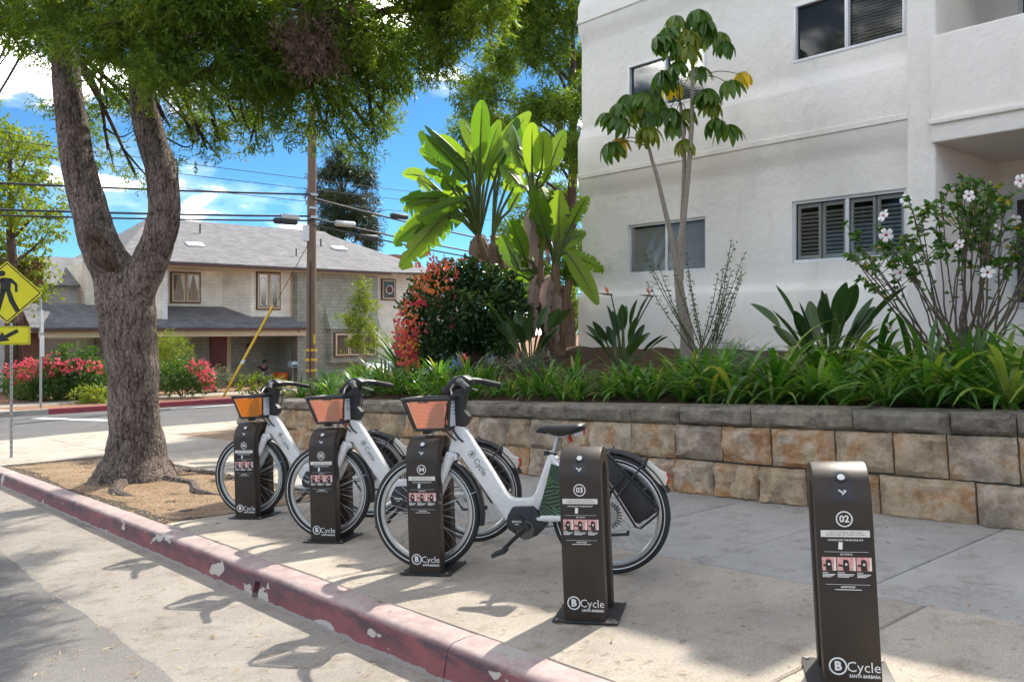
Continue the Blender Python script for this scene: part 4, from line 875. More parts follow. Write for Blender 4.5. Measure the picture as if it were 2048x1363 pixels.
# roofs as thin slabs
def roof_slab(name,a,b,c,d,th=.09,mat=M_roof):
    P=[Vector(p) for p in (a,b,c,d)]; nn=(P[1]-P[0]).cross(P[3]-P[0]).normalized()
    if nn.z<0: nn=-nn
    return hpoly(name,mat,[tuple(p) for p in P]+[tuple(p+nn*th) for p in P],[(3,2,1,0),(4,5,6,7),(0,1,5,4),(1,2,6,5),(2,3,7,6),(3,0,4,7)])
mr=roof_slab('main_roof',(9.6,34.5,3.68),(21.9,34.5,3.66),(21.4,40,6.02),(12.6,40,6.02))
roof_slab('roof_hip',(21.9,34.5,3.66),(26.2,35.6,3.82),(24.6,40,4.6),(21.4,40,6.02))
roof_slab('rear_roof',(12.6,40,6.02),(21.4,40,6.02),(22,45.5,3.7),(9.6,45.5,3.7)); roof_slab('left_hip',(9.6,45.5,3.68),(9.6,34.5,3.68),(12.6,39.99,6.02),(12.59,40.01,6.02))
hb('gutter',M_trim,9.6,22.0,34.42,34.53,3.60,3.70,mr); hb('right_gutter',M_trim,21.9,26.2,35.5,35.62,3.74,3.84,mr)
roof_slab('left_roof',(3.0,37.2,2.72),(9.95,37.2,2.72),(9.95,41,4.1),(3.0,41,4.1))
pr=roof_slab('porch_roof',(6.7,34.5,1.03),(17.75,34.5,1.03),(17.75,36.5,1.95),(6.7,36.5,1.95))
hb('porch_gutter',M_trim,6.7,17.8,34.42,34.52,.96,1.06,pr); hb('porch_beam',M_creamtrim,7.0,17.75,34.6,34.8,.72,.96,pr); hb('porch_ceiling',M_creamtrim,6.8,17.4,34.8,37.2,.93,.98,pr)
for (x,y,z,s) in ((14.2,38.2,5.28,.5),(17.8,35.9,4.32,.4),(19.9,37.5,4.98,.45)): 
    o=hb('roof_vent',M_wglass,x,x+s*.12,y,y+.06,z,z+s,mr); hb('vent_flashing',M_alum,x-.2,x+.25,y-.15,y+.2,z-.02,z+.04,mr)
for (x,y,z) in ((13.4,36.6,4.62),(20.8,37.3,4.95)): 
    m=MB(); m.box((x-HX,y-HY,z-HZ+.06),(.75,.5,.10),Matrix.Rotation(R(23),3,'X')); m.build('skylight',M_alum,mr,bevel=.02)
# windows
def hwin(name,x0,x1,y,z0,z1,n,bay=False,curt=False,leads=False):
    w_=hb(name,M_trim,x0,x1,y-.06,y+.02,z0,z1); cw_=(x1-x0-.08)/n
    for i in range(n):
        a=x0+.04+i*cw_; p=hb('sash',M_creamtrim,a+.02,a+cw_-.02,y-.09,y-.055,z0+.06,z1-.06,w_)
        g=hb('pane',M_curt if curt else M_wglass,a+.09,a+cw_-.09,y-.105,y-.088,z0+.13,z1-.13,w_)
        if curt:
            for s in(0,1):
                m=MB(); xa=a+.09 if s==0 else a+cw_-.09; sg=1 if s==0 else -1
                m.prism([(xa-HX,z1-.13-HZ),(xa+sg*.30*cw_-HX,z1-.13-HZ),(xa+sg*.10*cw_-HX,z1-.55*(z1-z0)-HZ),(xa-HX,z1-.62*(z1-z0)-HZ)],y-.112-HY,y-.106-HY); m.build('curtain_swag',M_wglass,w_,smooth=False)
        if leads:
            m=MB(); xc=a+cw_/2-HX; rw=cw_*.5-.13; path=[(xc-rw,y-.11-HY,z0+.2-HZ),(xc-rw,y-.11-HY,z1-.55-HZ)]+[(xc-rw*math.cos(t),y-.11-HY,z1-.55-HZ+.32*math.sin(t)) for t in np.linspace(.3,2.84,7)]+[(xc+rw,y-.11-HY,z1-.55-HZ),(xc+rw,y-.11-HY,z0+.2-HZ),(xc-rw,y-.11-HY,z0+.2-HZ)]
            m.tube(path,.022,5); m.build('glazing_lead',M_clapw,w_)
    return w_
hwin('curtained_window',12.28,13.56,36.4,2.12,3.46,2,curt=True)
hwin('leaded_window',15.66,16.80,35.45,1.86,3.54,2,leads=True)
w3=hwin('stained_glass_window',22.42,23.28,36.0,2.42,3.50,1)
m=MB(); m.ring((22.85-HX,35.88-HY,2.96-HZ),'y',.2,.03,20,5); m.build('oval_glass',M_clapw,w3)
m=MB(); m.tube([(22.85-HX,35.885-HY,2.96-HZ),(22.85-HX,35.88-HY,2.96-HZ)],.17,14); m.build('oval_pane',M_door,w3)
hb('bay_box',M_shing,18.9,21.42,34.62,35.0,-.55,1.0)
hwin('picture_window',19.03,21.3,34.6,-.28,.86,3)
m=MB(); m.prism([(34.5-HY,1.0-HZ),(35-HY,2.0-HZ),(35-HY,1.0-HZ)],18.8-HX,21.5-HX,'yz'); m.build('bay_hood',M_shing,hs,smooth=False)
d=hb('front_door',M_door,14.3,15.0,37.1,37.2,hz0,.85); hb('door_frame',M_creamtrim,15.02,15.2,37.08,37.22,hz0,.95,d)
m=MB(); m.tube([(17.3-HX,34.6-HY,.95-HZ),(17.15-HX,34.85-HY,.6-HZ),(17.2-HX,34.95-HY,.3-HZ),(17.2-HX,34.95-HY,-1.2-HZ)],.05,8); m.build('downpipe',M_trim,hs)
m=MB(); m.tube([(16.05-HX,37.05-HY,.35-HZ),(16.05-HX,37.05-HY,.15-HZ)],[.12,.08],10); m.build('porch_lamp',M_trim,hs)
hb('eave_soffit',M_creamtrim,9.8,21.7,34.6,36.4,3.56,3.64)
# brick chimney of the left wing
ch=hb('chimney',M_brick,6.85,7.55,36.6,37.5,hz0,3.55); hb('chimney_cap',M_brick,6.75,7.65,36.5,37.6,3.4,3.62,ch); hb('chimney_pot',M_alum,6.95,7.45,36.8,37.3,3.62,3.8,ch); hb('chimney_base',M_brick,6.45,7.0,36.7,37.4,hz0,1.3,ch)
# roof seen over the planting further right
fh=thing('distant_house','grey hipped roof and pale wall of a house behind the banana-leaf plants','house',(31,46,gz(46)),0,False)
m=MB(); m.bx(-3,6,0,6,-.2,4.6); m.build('wall',M_clap,fh,smooth=False)
m=MB(); m.add([(-3.6,-.6,4.5),(6.6,-.6,4.5),(6.6,6.6,4.5),(-3.6,6.6,4.5),(0,3,6.6),(3,3,6.6)],[(0,1,5,4),(1,2,5),(2,3,4,5),(3,0,4),(3,2,1,0)]); m.build('roof',M_roof,fh,smooth=False)
m=MB(); m.bx(-.4,.4,1.6,2.4,5.4,7.4); m.build('chimney',M_brick,fh,smooth=False)
# ================================================================ utility pole, cables, guy
M_pole=pm('weathered pole timber',(.22,.145,.10),(.13,.085,.06),5,.85,.6,60,scl=(6,6,.6))
M_yel=pm('yellow plastic',(.70,.45,.02),(.62,.38,.02),8,.5)
M_cable=pm('black cable',(.02,.02,.02),(.03,.03,.03),8,.6)
PX,PY=15.0,29.0; pz=gz(PY)
po=thing('utility_pole','weathered wooden utility pole with three yellow bands, carrying the cables','utility pole',(PX,PY,pz-.1),0,False)
m=MB(); limb(m,[(0,0,-.2),(0,0,3),(.02,0,7),(.05,0,11)],[.20,.185,.17,.15],16); m.build('pole',M_pole,po)
for z in (.25,-.11,-.51): m=MB(); m.tube([(0,0,z-pz+.06),(0,0,z-pz+.15)],.21,16); m.build('yellow_band',M_yel,po)
m=MB(); m.bx(-.02,.06,-.215,-.19,1.9-.0-pz-1.3,2.25-pz-1.3); m.build('yellow_tag',M_yel,po)
m=MB(); m.bx(-.34,-.16,-.16,.05,4.55-pz-.1,5.15-pz-.1); m.build('meter_box',M_alum,po,bevel=.02)
m=MB(); m.tube([(-.15,-.18,-.1),(-.14,-.18,5)],.025,8); m.build('conduit',M_cable,po)
for z in (5.25,6.1,5.6): m=MB(); m.box((0,-.2,z-pz+.1),(.3,.12,.08)); m.build('cable_bracket',M_steel,po)
def cable(name,label,pts,r_,sag=0,parent=None):
    a,b=Vector(pts[0]),Vector(pts[1]); root=thing(name,label,'cable',a,0,False,'cables on the utility pole')
    m=MB(); P=[]
    for i in range(17):
        t=i/16; p=a.lerp(b,t)-a; p.z-=sag*4*t*(1-t); P.append(p)
    m.tube(P,r_,6); m.build('wire',M_cable,root); return root
c1=cable('overhead_cable','thick black overhead cable, topmost of the lower bundle left of the pole',((PX,PY-.2,6.1),(-25,PY-.2,4.9)),.035,.5)
c2=cable('overhead_cable','black overhead cable carrying a silver splice case, left of the pole',((PX,PY-.22,5.28),(-25,PY-.22,4.2)),.035,.5)
c3=cable('overhead_cable','lowest black overhead cable left of the pole',((PX,PY-.2,5.12),(-25,PY-.2,4.0)),.03,.5)
c4=cable('overhead_cable','black overhead cable with silver splice case, right of the pole',((PX,PY-.2,5.2),(48,PY+4,4.2)),.035,.6)
c5=cable('overhead_cable','upper black overhead cable sagging right of the pole',((PX,PY-.2,5.95),(48,PY+4,5.0)),.035,.7)
c6=cable('overhead_cable','lower black overhead cable sagging right of the pole',((PX,PY-.2,4.95),(48,PY+4,3.9)),.03,.6)
for i,z in enumerate((7.9,7.5,7.0)): cable('power_line',('thin power line, highest on the pole','thin power line just under the highest one','thin power line below the two highest')[i],((-30,PY,z-.6),(50,PY+3,z-.4)),.012,.4)
def case(parent,x,z,l,mat,name='splice_case'):
    m=MB(); m.tube([(x,0,z),(x+.06,0,z),(x+l-.06,0,z),(x+l,0,z)],[.08,.115,.115,.08],14); m.build(name,mat,parent)
case(c2,-1.35,-.12,.75,M_steel); case(c2,-1.6,-.28,.9,M_cable,'cable_loop'); case(c4,.9,-.1,.85,M_steel); case(c5,3.4,-.35,.8,M_cable); case(c6,2.0,-.3,.8,M_cable)
gw=thing('guy_wire','yellow-sleeved guy wire running down from the pole to the mulch','guy wire',(11.6,PY,pz),0,False)
m=MB(); m.tube([(0,0,-.1),(3.4,0,4.46-pz)],.012,6); m.build('wire',M_cable,gw)
m=MB(); m.tube([(.02,0,.0),(1.85,0,1.89-pz)],.045,8); m.build('yellow_sleeve',M_yel,gw)
m=MB(); m.tube([(.68,0,.0+1.13),(.76,0,1.26)],.06,8); m.build('clamp',M_alum,gw)
for i,(a,b) in enumerate(((at(-60,200,24),at(60,40,14)),(at(-40,240,24),at(75,50,14)),(at(-60,230,20),at(40,25,12)))):
    cable('service_drop',('taut black service cable passing into the street tree','thick black service cable passing into the street tree','uppermost black service cable passing into the street tree')[i],(a,b),.022 if i!=1 else .03,.1)
# ================================================================ signs
M_sgn=pm('fluorescent sign sheeting',(.76,.74,.02),(.70,.68,.02),3,.4)
M_galv=pm('galvanised post',(.42,.42,.42),(.34,.34,.34),14,.45,metal=.7)
sg=thing('pedestrian_crossing_sign','yellow diamond walking-person sign with arrow plaque on a perforated post','sign',(2.77,15.71,gz(15.71)),-R(10),False)
m=MB(); m.bx(-.022,.022,0,.044,-.1,2.2); ps=m.build('post',M_galv,sg,smooth=False)
for i in range(22): m=MB(); m.tube([(0,-.0015,.08+i*.085),(0,.002,.08+i*.085)],.009,8); m.build('post_hole',M_black,ps)
zc=2.69; hd=.53; xc=-.06
def diamond(h,rr=.05): return [(xc+x,zc+z) for x,z in ((h-rr,-rr*.6),(h-rr*.4,0),(h-rr,rr*.6),(rr*.6,h-rr),(0,h-rr*.4),(-rr*.6,h-rr),(-h+rr,rr*.6),(-h+rr*.4,0),(-h+rr,-rr*.6),(-rr*.6,-h+rr),(0,-h+rr*.4),(rr*.6,-h+rr))]
m=MB(); m.prism(diamond(hd),-.012,-.008); dp=m.build('diamond_panel',M_sgn,sg,smooth=False)
m=MB(); o1=diamond(hd-.025); i1=diamond(hd-.05); n=len(o1); m.add([(x,-.0135,z) for x,z in o1+i1],[(i,(i+1)%n,n+(i+1)%n,n+i) for i in range(n)]); m.build('border',M_blk,dp,smooth=False)
def fig(pts): m.prism([(xc+x,zc+z) for x,z in pts],-.0145,-.0125)
m=MB(); fig([(-.07+.048*math.cos(a),.305+.048*math.sin(a)) for a in np.linspace(0,6.28,15)[:-1]])
fig([(-.085,.235),(-.01,.24),(.06,.215),(.045,.02),(-.045,.0),(-.10,.02)]); fig([(.02,.235),(.075,.22),(.145,.14),(.15,.01),(.112,.005),(.105,.12),(.04,.17)])
fig([(-.08,.235),(-.03,.21),(-.14,.10),(-.20,.02),(-.225,.045),(-.16,.14)]); fig([(-.02,.04),(.05,.04),(.10,-.12),(.18,-.29),(.12,-.325),(.03,-.15)]); fig([(-.09,.04),(-.015,.03),(-.05,-.12),(-.10,-.32),(-.165,-.31),(-.12,-.13)])
m.build('walking_figure',M_blk,dp,smooth=False)
m=MB(); m.prism([(xc-.33,1.84),(xc+.33,1.84),(xc+.33,2.14),(xc-.33,2.14)],-.012,-.008); pq=m.build('arrow_plaque',M_sgn,sg,smooth=False)
m=MB()
for a,b in (((xc-.315,1.855),(xc+.315,1.863)),((xc-.315,2.117),(xc+.315,2.125))): m.bx(a[0],b[0],-.0135,-.0122,a[1],b[1])
m.bx(xc+.307,xc+.315,-.0135,-.0122,1.863,2.117); m.bx(xc-.315,xc-.307,-.0135,-.0122,1.863,2.117); m.build('plaque_border',M_blk,pq,smooth=False)
m=MB(); m.prism([(xc-.14,1.885),(xc+.04,1.905),(xc+.0,1.945),(xc+.17,2.045),(xc+.135,2.095),(xc-.035,1.995),(xc-.075,2.05)],-.0145,-.0125); m.build('arrow',M_blk,pq,smooth=False)
s2=thing('street_sign_post','slim grey sign post with plates seen edge-on by the far kerb','sign',(5.8,28.5,gz(28.5)),R(40),False)
m=MB(); m.tube([(0,0,0),(0,0,3.3)],.035,8); m.build('post',M_galv,s2)
for z0,z1,w_ in ((1.55,2.2,.09),(2.25,2.95,.07)): m=MB(); m.bx(-w_,w_,-.05,-.04,z0,z1); m.build('sign_plate',M_galv,s2,smooth=False)
# ================================================================ person on the porch step, box and mailbox
def skin(name,verts,edges,rad,mat,parent):
    me=bpy.data.meshes.new(name); me.from_pydata(verts,edges,[]); o=link(bpy.data.objects.new(name,me),parent)
    o.modifiers.new('skin','SKIN'); me.skin_vertices[0].data[0].use_root=True
    for i,r_ in enumerate(rad): me.skin_vertices[0].data[i].radius=(r_,r_)
    s=o.modifiers.new('sub','SUBSURF'); s.levels=1; s.render_levels=1; me.materials.append(mat); return o
M_skin=pm('skin',(.36,.2,.13),(.32,.17,.11),8,.6); M_shirt=pm('navy shirt',(.015,.018,.03),(.02,.024,.04),9,.85,.3,60); M_jean=pm('grey trousers',(.28,.30,.34),(.22,.24,.28),9,.85,.3,60); M_hair=pm('black hair',(.012,.01,.01),(.02,.016,.015),30,.6)
pe=thing('person','person in dark t-shirt and grey trousers sitting bent forward on the porch step','person',(16.15,36.0,gz(36)),R(12),False)
V=[(0,0,.28),(0,-.05,.45),(0,-.14,.66),(0,-.20,.78),(0,-.26,.86),(0,-.28,.96),
   (-.19,-.14,.68),(-.27,-.30,.50),(-.08,-.45,.46),(.19,-.14,.68),(.27,-.30,.50),(.06,-.46,.45),
   (-.11,-.02,.26),(-.22,-.42,.42),(-.20,-.40,.05),(-.20,-.52,.03),(.11,-.02,.26),(.22,-.42,.42),(.20,-.40,.05),(.20,-.52,.03)]
Ed=[(0,1),(1,2),(2,3),(3,4),(4,5),(2,6),(6,7),(7,8),(2,9),(9,10),(10,11),(0,12),(12,13),(13,14),(14,15),(0,16),(16,17),(17,18),(18,19)]
skin('body',V,Ed,[.13,.13,.12,.05,.085,.08,.06,.042,.03,.06,.042,.03,.09,.07,.045,.035,.09,.07,.045,.035],M_skin,pe)
skin('shirt',[V[i] for i in (1,2,6,(6),9)][:3]+[V[9],tuple((Vector(V[6])+Vector(V[7]))/2),tuple((Vector(V[9])+Vector(V[10]))/2),(0,-.01,.34)],[(0,1),(1,2),(1,3),(2,4),(3,5),(0,6)],[.15,.145,.08,.08,.062,.062,.155],M_shirt,pe)
skin('trousers',[V[0],V[12],V[13],V[14],V[16],V[17],V[18]],[(0,1),(1,2),(2,3),(0,4),(4,5),(5,6)],[.15,.105,.085,.06,.105,.085,.06],M_jean,pe)
m=MB(); vs=[];K=10
for i in range(6):
    t=i/5*1.75; [vs.append((.105*math.sin(t)*math.cos(2*math.pi*k/K),-.255+.115*math.sin(t)*math.sin(2*math.pi*k/K),.92+.125*math.cos(t))) for k in range(K)]
m.add(vs,[(i*K+k,i*K+(k+1)%K,(i+1)*K+(k+1)%K,(i+1)*K+k) for i in range(5) for k in range(K)]); m.build('hair',M_hair,pe)
M_orange=pm('orange plastic',(.70,.13,.02),(.62,.11,.02),8,.45)
ob=thing('orange_box','open bright orange box on the porch beside the seated person','box',(16.85,35.5,gz(35.5)),R(15),False)
m=MB(); m.add([(-.22,-.16,0),(.22,-.16,0),(.22,.16,0),(-.22,.16,0),(-.27,-.2,.42),(.27,-.2,.42),(.27,.2,.42),(-.27,.2,.42)],[(0,3,2,1),(0,1,5,4),(1,2,6,5),(2,3,7,6),(3,0,4,7)]); m.build('shell',M_orange,ob,smooth=False)
m=MB(); m.tube([(-.27,-.2,.42),(.27,-.2,.42),(.27,.2,.42),(-.27,.2,.42),(-.27,-.2,.42)],.018,6); m.build('rim',M_orange,ob)
mbx=thing('letter_box','small pale-blue letter box on a thin post in front of the porch','letter box',(17.15,34.9,gz(34.9)),0,False)
m=MB(); m.tube([(0,0,0),(0,0,.72)],.025,6); m.build('post',M_galv,mbx)
m=MB(); m.prism([(-.16,.7),(.16,.7),(.16,.84)]+[(.16*math.cos(t),.84+.12*math.sin(t)) for t in np.linspace(.3,2.84,6)]+[(-.16,.84)],-.2,.2); m.build('box',pm('pale blue metal',(.45,.58,.62),(.4,.5,.55),6,.4),mbx,smooth=False)
m=MB(); m.bx(-.13,.13,-.21,-.2,.73,.80); m.build('door',M_black,mbx,smooth=False)
# ================================================================ cars glimpsed through the planting
M_cglass=pm('car glass',(.10,.12,.14),(.07,.085,.10),3,.05,spec=.9)
def car(name,label,loc,rz,paint,tall=1.0):
    r=thing(name,label,'car',loc,rz,False); W=.88
    low=[(-2.2,.32),(-2.25,.55),(-2.2,.95*tall),(-2.05,1.0*tall),(1.0,.98*tall),(1.95,.84*tall),(2.2,.68),(2.25,.4),(2.1,.28),(-2.0,.28)]
    m=MB(); m.prism(low,-W,W); m.build('body',paint,r,bevel=.07,seg=2)
    hi=1.5*tall; gl=[(-2.08,1.0*tall),(-1.75,hi-.06),(-1.5,hi),(.1,hi),(.3,hi-.04),(1.02,.98*tall)]
    v=[];f=[]
    for s,k in((-1,1),(1,1)): v+=[(x,s*(W-.05 if z<1.1*tall else W-.2),z) for x,z in gl]
    n=len(gl); f=[tuple(range(n)),tuple(range(2*n-1,n-1,-1))]+[(i,n+i,n+(i+1)%n,(i+1)%n) for i in range(n)]
    m=MB(); m.add(v,f); cb=m.build('cabin',paint,r,bevel=.03)
    def quad(nm,pts,mt): m=MB(); m.add(pts,[(0,1,2,3)]); m.build(nm,mt,cb,smooth=False)
    e=.012
    quad('rear_window',[(-2.07-e,-.7,1.06*tall),(-2.07-e,.7,1.06*tall),(-1.79-e,.6,hi-.10),(-1.79-e,-.6,hi-.10)],M_cglass)
    quad('windscreen',[(.97+e,-.72,1.02*tall),(.97+e,.72,1.02*tall),(.36+e,.58,hi-.08),(.36+e,-.58,hi-.08)],M_cglass)
    for s in(-1,1): quad('side_window',[(-1.85,s*(W-.035),1.05*tall),(.85,s*(W-.035),1.03*tall),(.2,s*(W-.17),hi-.1),(-1.6,s*(W-.17),hi-.1)],M_cglass)
    for s in(-1,1):
        m=MB(); m.prism([(-2.26,.72*tall),(-2.05,.74*tall),(-2.0,.95*tall),(-2.22,.97*tall)],s*(W-.28),s*(W+.012)); m.build('tail_light',M_red,r,bevel=.02)
        m=MB(); m.prism([(2.05,.62),(2.23,.6),(2.2,.74),(1.95,.82)],s*(W-.35),s*(W+.006)); m.build('headlight',M_stripe,r,bevel=.02)
        for x in(-1.35,1.4):
            m=MB(); m.ring((x,s*(W-.08),.32),'y',.235,.085,28,8,sy=1.1); wh=m.build('tyre',M_rub,r); m=MB(); m.tube([(x,s*(W-.16),.32),(x,s*(W+.005),.32)],.19,18); m.build('wheel_disc',M_rim,wh)
    return r
M_navy=pm('dark blue car paint',(.03,.045,.08),(.025,.04,.07),3,.2,coat=.8); M_blackcar=pm('black car paint',(.008,.008,.009),(.012,.012,.012),3,.2,coat=.8); M_silver=pm('silver car paint',(.5,.53,.56),(.46,.49,.52),3,.25,metal=.6,coat=.8)
sv=car('parked_suv','dark blue estate car with red tail light, parked beyond the flowering bush',(13.15,18.1,-.80),R(92),M_navy,1.0)
sv.matrix_world=Matrix.Translation((13.15,18.1,-.80))@Matrix.Rotation(-math.atan(.17),4,'X')@Matrix.Rotation(R(92),4,'Z')
car('parked_car','black car standing in the drive beside the shingled house',(24.0,33.2,gz(33)),R(95),M_blackcar,1.0)
car('parked_car','silver car parked in the cross street, half hidden by strap-leaved plants',(15.3,22.0,gz(22)-.16),R(4),M_silver,1.0)
# ================================================================ the street tree (fine-leaved, two leaning stems)
tb=at(270,955,10.0)
tr=thing('street_tree','large two-stemmed tree with rough grey-brown bark in the bare parkway strip','tree',(tb.x,tb.y,gz(tb.y)),0,False)
def rel(px,py,Z,o=None):
    o=o or tr.location; p=at(px,py,Z); return Vector((p.x-o.x,p.y-o.y,p.z-o.z))
def trunk_mesh(name,limbs,mat,parent,seg=26,wob=.07):
    m=MB()
    for path,rad in limbs:
        P=[Vector(p) for p in path]; out=[];ro=[]
        for i in range(len(P)-1):
            p0=P[max(i-1,0)];p1=P[i];p2=P[i+1];p3=P[min(i+2,len(P)-1)]
            for k in range(7):
                t=k/7; out.append(.5*((2*p1)+(p2-p0)*t+(2*p0-5*p1+4*p2-p3)*t*t+(3*p1-p0-3*p2+p3)*t**3)); ro.append(rad[i]+(rad[i+1]-rad[i])*t)
        out.append(P[-1]);ro.append(rad[-1]); n0=len(m.v); m.tube(out,ro,seg)
        # knobbly bark outline
        ph=random.random()*9
        for j in range(len(out)):
            for k in range(seg):
                a=2*math.pi*k/seg; q=1+wob*(math.sin(3*a+j*.35+ph)*.5+math.sin(5*a-j*.6+ph*2)*.35+random.uniform(-.35,.35))
                v=Vector(m.v[n0+j*seg+k]); c=out[j]; m.v[n0+j*seg+k]=tuple(c+(v-c)*q)
    return m.build(name,mat,parent,angle=80)
T=lambda *a:rel(*a)
trunk_mesh('trunk',[
 ([Vector((0,0,-.25)),Vector((0,0,.02)),T(271,915,10),T(271,860,10),T(268,780,10),T(260,690,10),T(252,610,10),T(235,560,10),T(205,500,10),T(180,420,10),T(152,310,10),T(140,210,10),T(128,90,10),T(118,-60,10),T(95,-220,10)],[.70,.50,.36,.29,.275,.30,.325,.275,.225,.205,.185,.165,.15,.125,.09]),
 ([T(255,660,10),T(268,590,9.95),T(292,540,9.9),T(316,480,9.9),T(330,410,9.9),T(322,340,9.9),T(300,270,9.9),T(287,190,9.9),T(285,90,9.85),T(300,-40,9.8),T(330,-200,9.7)],[.20,.235,.21,.185,.18,.18,.165,.15,.135,.11,.08])],M_bark,tr)
m=MB()   # torn scar at the fork and surface roots
limb(m,[T(172,470,9.8),T(200,510,9.72),T(225,545,9.78)],[.05,.10,.04],8,.012); limb(m,[T(190,455,9.8),T(215,505,9.74),T(240,550,9.8)],[.04,.06,.03],8,.01)
m.build('bark_scar',M_bark2,tr)
for pts,rr in (([(.2,-.3,.05),(.35,-.9,.02),(.15,-1.6,.035),(.3,-2.2,.0)],[.09,.06,.05,.02]),([(-.25,-.35,.05),(-.45,-.9,.03),(-.35,-1.5,0.0)],[.10,.06,.02]),([(.4,.1,.04),(.75,.2,.05),(.95,-.5,.03)],[.09,.05,.02])):
    m=MB(); limb(m,[(x,y,z-SL*y-.045) for x,y,z in pts],rr,8,.01); m.build('root',M_bark,tr)
front=[(60,50,10,.7),(10,-40,10.5,.8),(20,70,10.6,.45),(150,20,9.5,.7),(215,70,9,.5),(250,60,9,.7),(330,110,8.8,.6),(265,150,9,.4),(420,130,9,.6),(370,165,8.9,.42),(450,40,9,.8),(380,-30,9.2,.9),(530,110,9.3,.6),(520,200,9.6,.5),(560,20,9.5,.9),(640,60,9.5,.7),(610,160,9.8,.5),(670,235,9.8,.5),(700,150,9.5,.6),(745,265,10,.38),(650,270,10,.33),(760,90,9.2,.6),(720,0,9,.9),(820,40,9,.7),(850,105,9,.42),(900,50,8.8,.5),(940,20,8.6,.5),(955,75,8.6,.26),(780,195,9.8,.33),(885,135,9,.2),(460,200,9.8,.45),(580,245,10,.28),(700,285,10,.22),(770,150,9.6,.35)]
back=[(105,215,11.5,.3),(175,250,12,.38),(215,300,12,.3),(400,215,11,.5),(440,285,11,.28),(500,285,11,.25),(415,300,11,.22),(475,245,10.8,.36),(200,190,11.5,.45),(340,255,11.5,.4),(345,310,11.5,.25),(270,350,12,.2),(235,200,11.2,.4),(385,265,11.3,.25)]
back+=[(600,140,13.2,.5),(700,190,13.6,.45),(760,120,13.8,.5),(660,60,13.4,.6),(540,90,13,.5),(780,230,13.6,.3),(480,150,13,.4),(820,60,13.5,.5)]
top=[(px,py,Z,.75) for px,py,Z in ((-120,-60,10),(-60,-160,9),(60,-150,10.5),(160,-190,9),(280,-140,10),(330,-260,9.5),(450,-150,8.6),(560,-200,10),(660,-140,9),(780,-160,8.6),(880,-120,8.4),(700,-300,9.5),(500,-330,9.5),(200,-330,10),(960,-70,8.2),(40,-300,10))]
allb=[(T(px,py,Z),r_) for px,py,Z,r_ in front+back+top]
# each mass is broken into several smaller tufts
tufts=[]
for c,r_ in allb:
    k=max(3,int(8*r_*r_+3))
    for _ in range(k):
        d=Vector((random.gauss(0,1),random.gauss(0,1),random.gauss(0,.8))).normalized()*r_*random.uniform(.35,.95); q=r_*random.uniform(.26,.42); tufts.append(((c.x+d.x,c.y+d.y,c.z+d.z),(q,q,q*.75)))
foliage('crown',tufts,G_pod,tr,1750,11,.17,.072,.016,.15,.25)
m=MB(); nodes=[T(118,-60,10),T(300,-40,9.8),T(128,90,10),T(285,90,9.85),T(500,0,9.4),T(700,40,9.3),T(560,120,9.7),T(850,20,8.9)]
limb(m,[T(285,90,9.85),T(380,60,9.6),T(500,0,9.4),T(620,10,9.3),T(700,40,9.3),T(790,20,9),T(930,15,8.7)],[.13,.11,.085,.07,.055,.04,.02],8); limb(m,[T(287,160,9.9),T(400,150,9.8),T(560,120,9.7),T(680,190,9.8),T(740,260,10)],[.09,.075,.055,.035,.015],8)
for c,r_ in allb:
    nd=min(nodes,key=lambda q:(q-c).length); mid=nd.lerp(c,.5)+Vector((random.uniform(-.2,.2),random.uniform(-.2,.2),.18)); limb(m,[nd,mid,c],[.045,.03,.012],6)
    for _ in range(2):
        e=c+Vector((random.gauss(0,r_*.6),random.gauss(0,r_*.6),random.gauss(0,r_*.5))); limb(m,[mid.lerp(c,.6),c.lerp(e,.5)+Vector((0,0,.05)),e],[.018,.012,.005],5)
m.build('branches',M_bark2,tr)
G_dead=leafmat('dry brown leaves',[(0,(.16,.10,.075)),(.5,(.26,.17,.13)),(1,(.36,.26,.21))],.25,tcol=(1.1,.9,.8))
foliage('dead_spray',[(T(600,70,9.0),.22),(T(650,85,9.0),.26),(T(640,45,9.0),.22),(T(615,110,9.0),.18),(T(690,10,9.0),.2)],G_dead,tr,2600,9,.18,.07,.011,.2,.5)
# ================================================================ trees behind
def far_tree(name,label,base,blobs,mat,density,k,slen,leaf,wid,trunk_r,bark=M_bark2,sub=5,down=.1,top=None):
    r=thing(name,label,'tree',base,0,False); o=r.location
    bl=[((b[0].x-o.x,b[0].y-o.y,b[0].z-o.z),b[1]) for b in blobs]; tf=[]
    for c,q in bl:
        q3=q if hasattr(q,'__len__') else (q,q,q*.8)
        for _ in range(sub):
            d=Vector((random.gauss(0,1),random.gauss(0,1),random.gauss(0,1))).normalized()*random.uniform(.4,.95); s=random.uniform(.34,.5); tf.append(((c[0]+d.x*q3[0],c[1]+d.y*q3[1],c[2]+d.z*q3[2]),(q3[0]*s,q3[1]*s,q3[2]*s)))
    foliage('crown',tf,mat,r,density,k,slen,leaf,wid,.2,down)
    m=MB(); zt=max(b[0][2] for b in bl) if top is None else top
    limb(m,[(0,0,-.3),(random.uniform(-.1,.1),0,zt*.35),(random.uniform(-.2,.2),random.uniform(-.2,.2),zt*.7),(0,0,zt)],[trunk_r,trunk_r*.8,trunk_r*.5,trunk_r*.15],10,.02)
    for c,q in bl:
        z=max(.3,c[2]-random.uniform(.3,1.0)); z=min(z,zt*.95); limb(m,[(0,0,z*.92),(c[0]*.5,c[1]*.5,z+.15),c],[trunk_r*.3,trunk_r*.18,.015],6)
    m.build('trunk',bark,r); return r
pbase=at(1140,700,25); pbase.z=gz(18)+.2
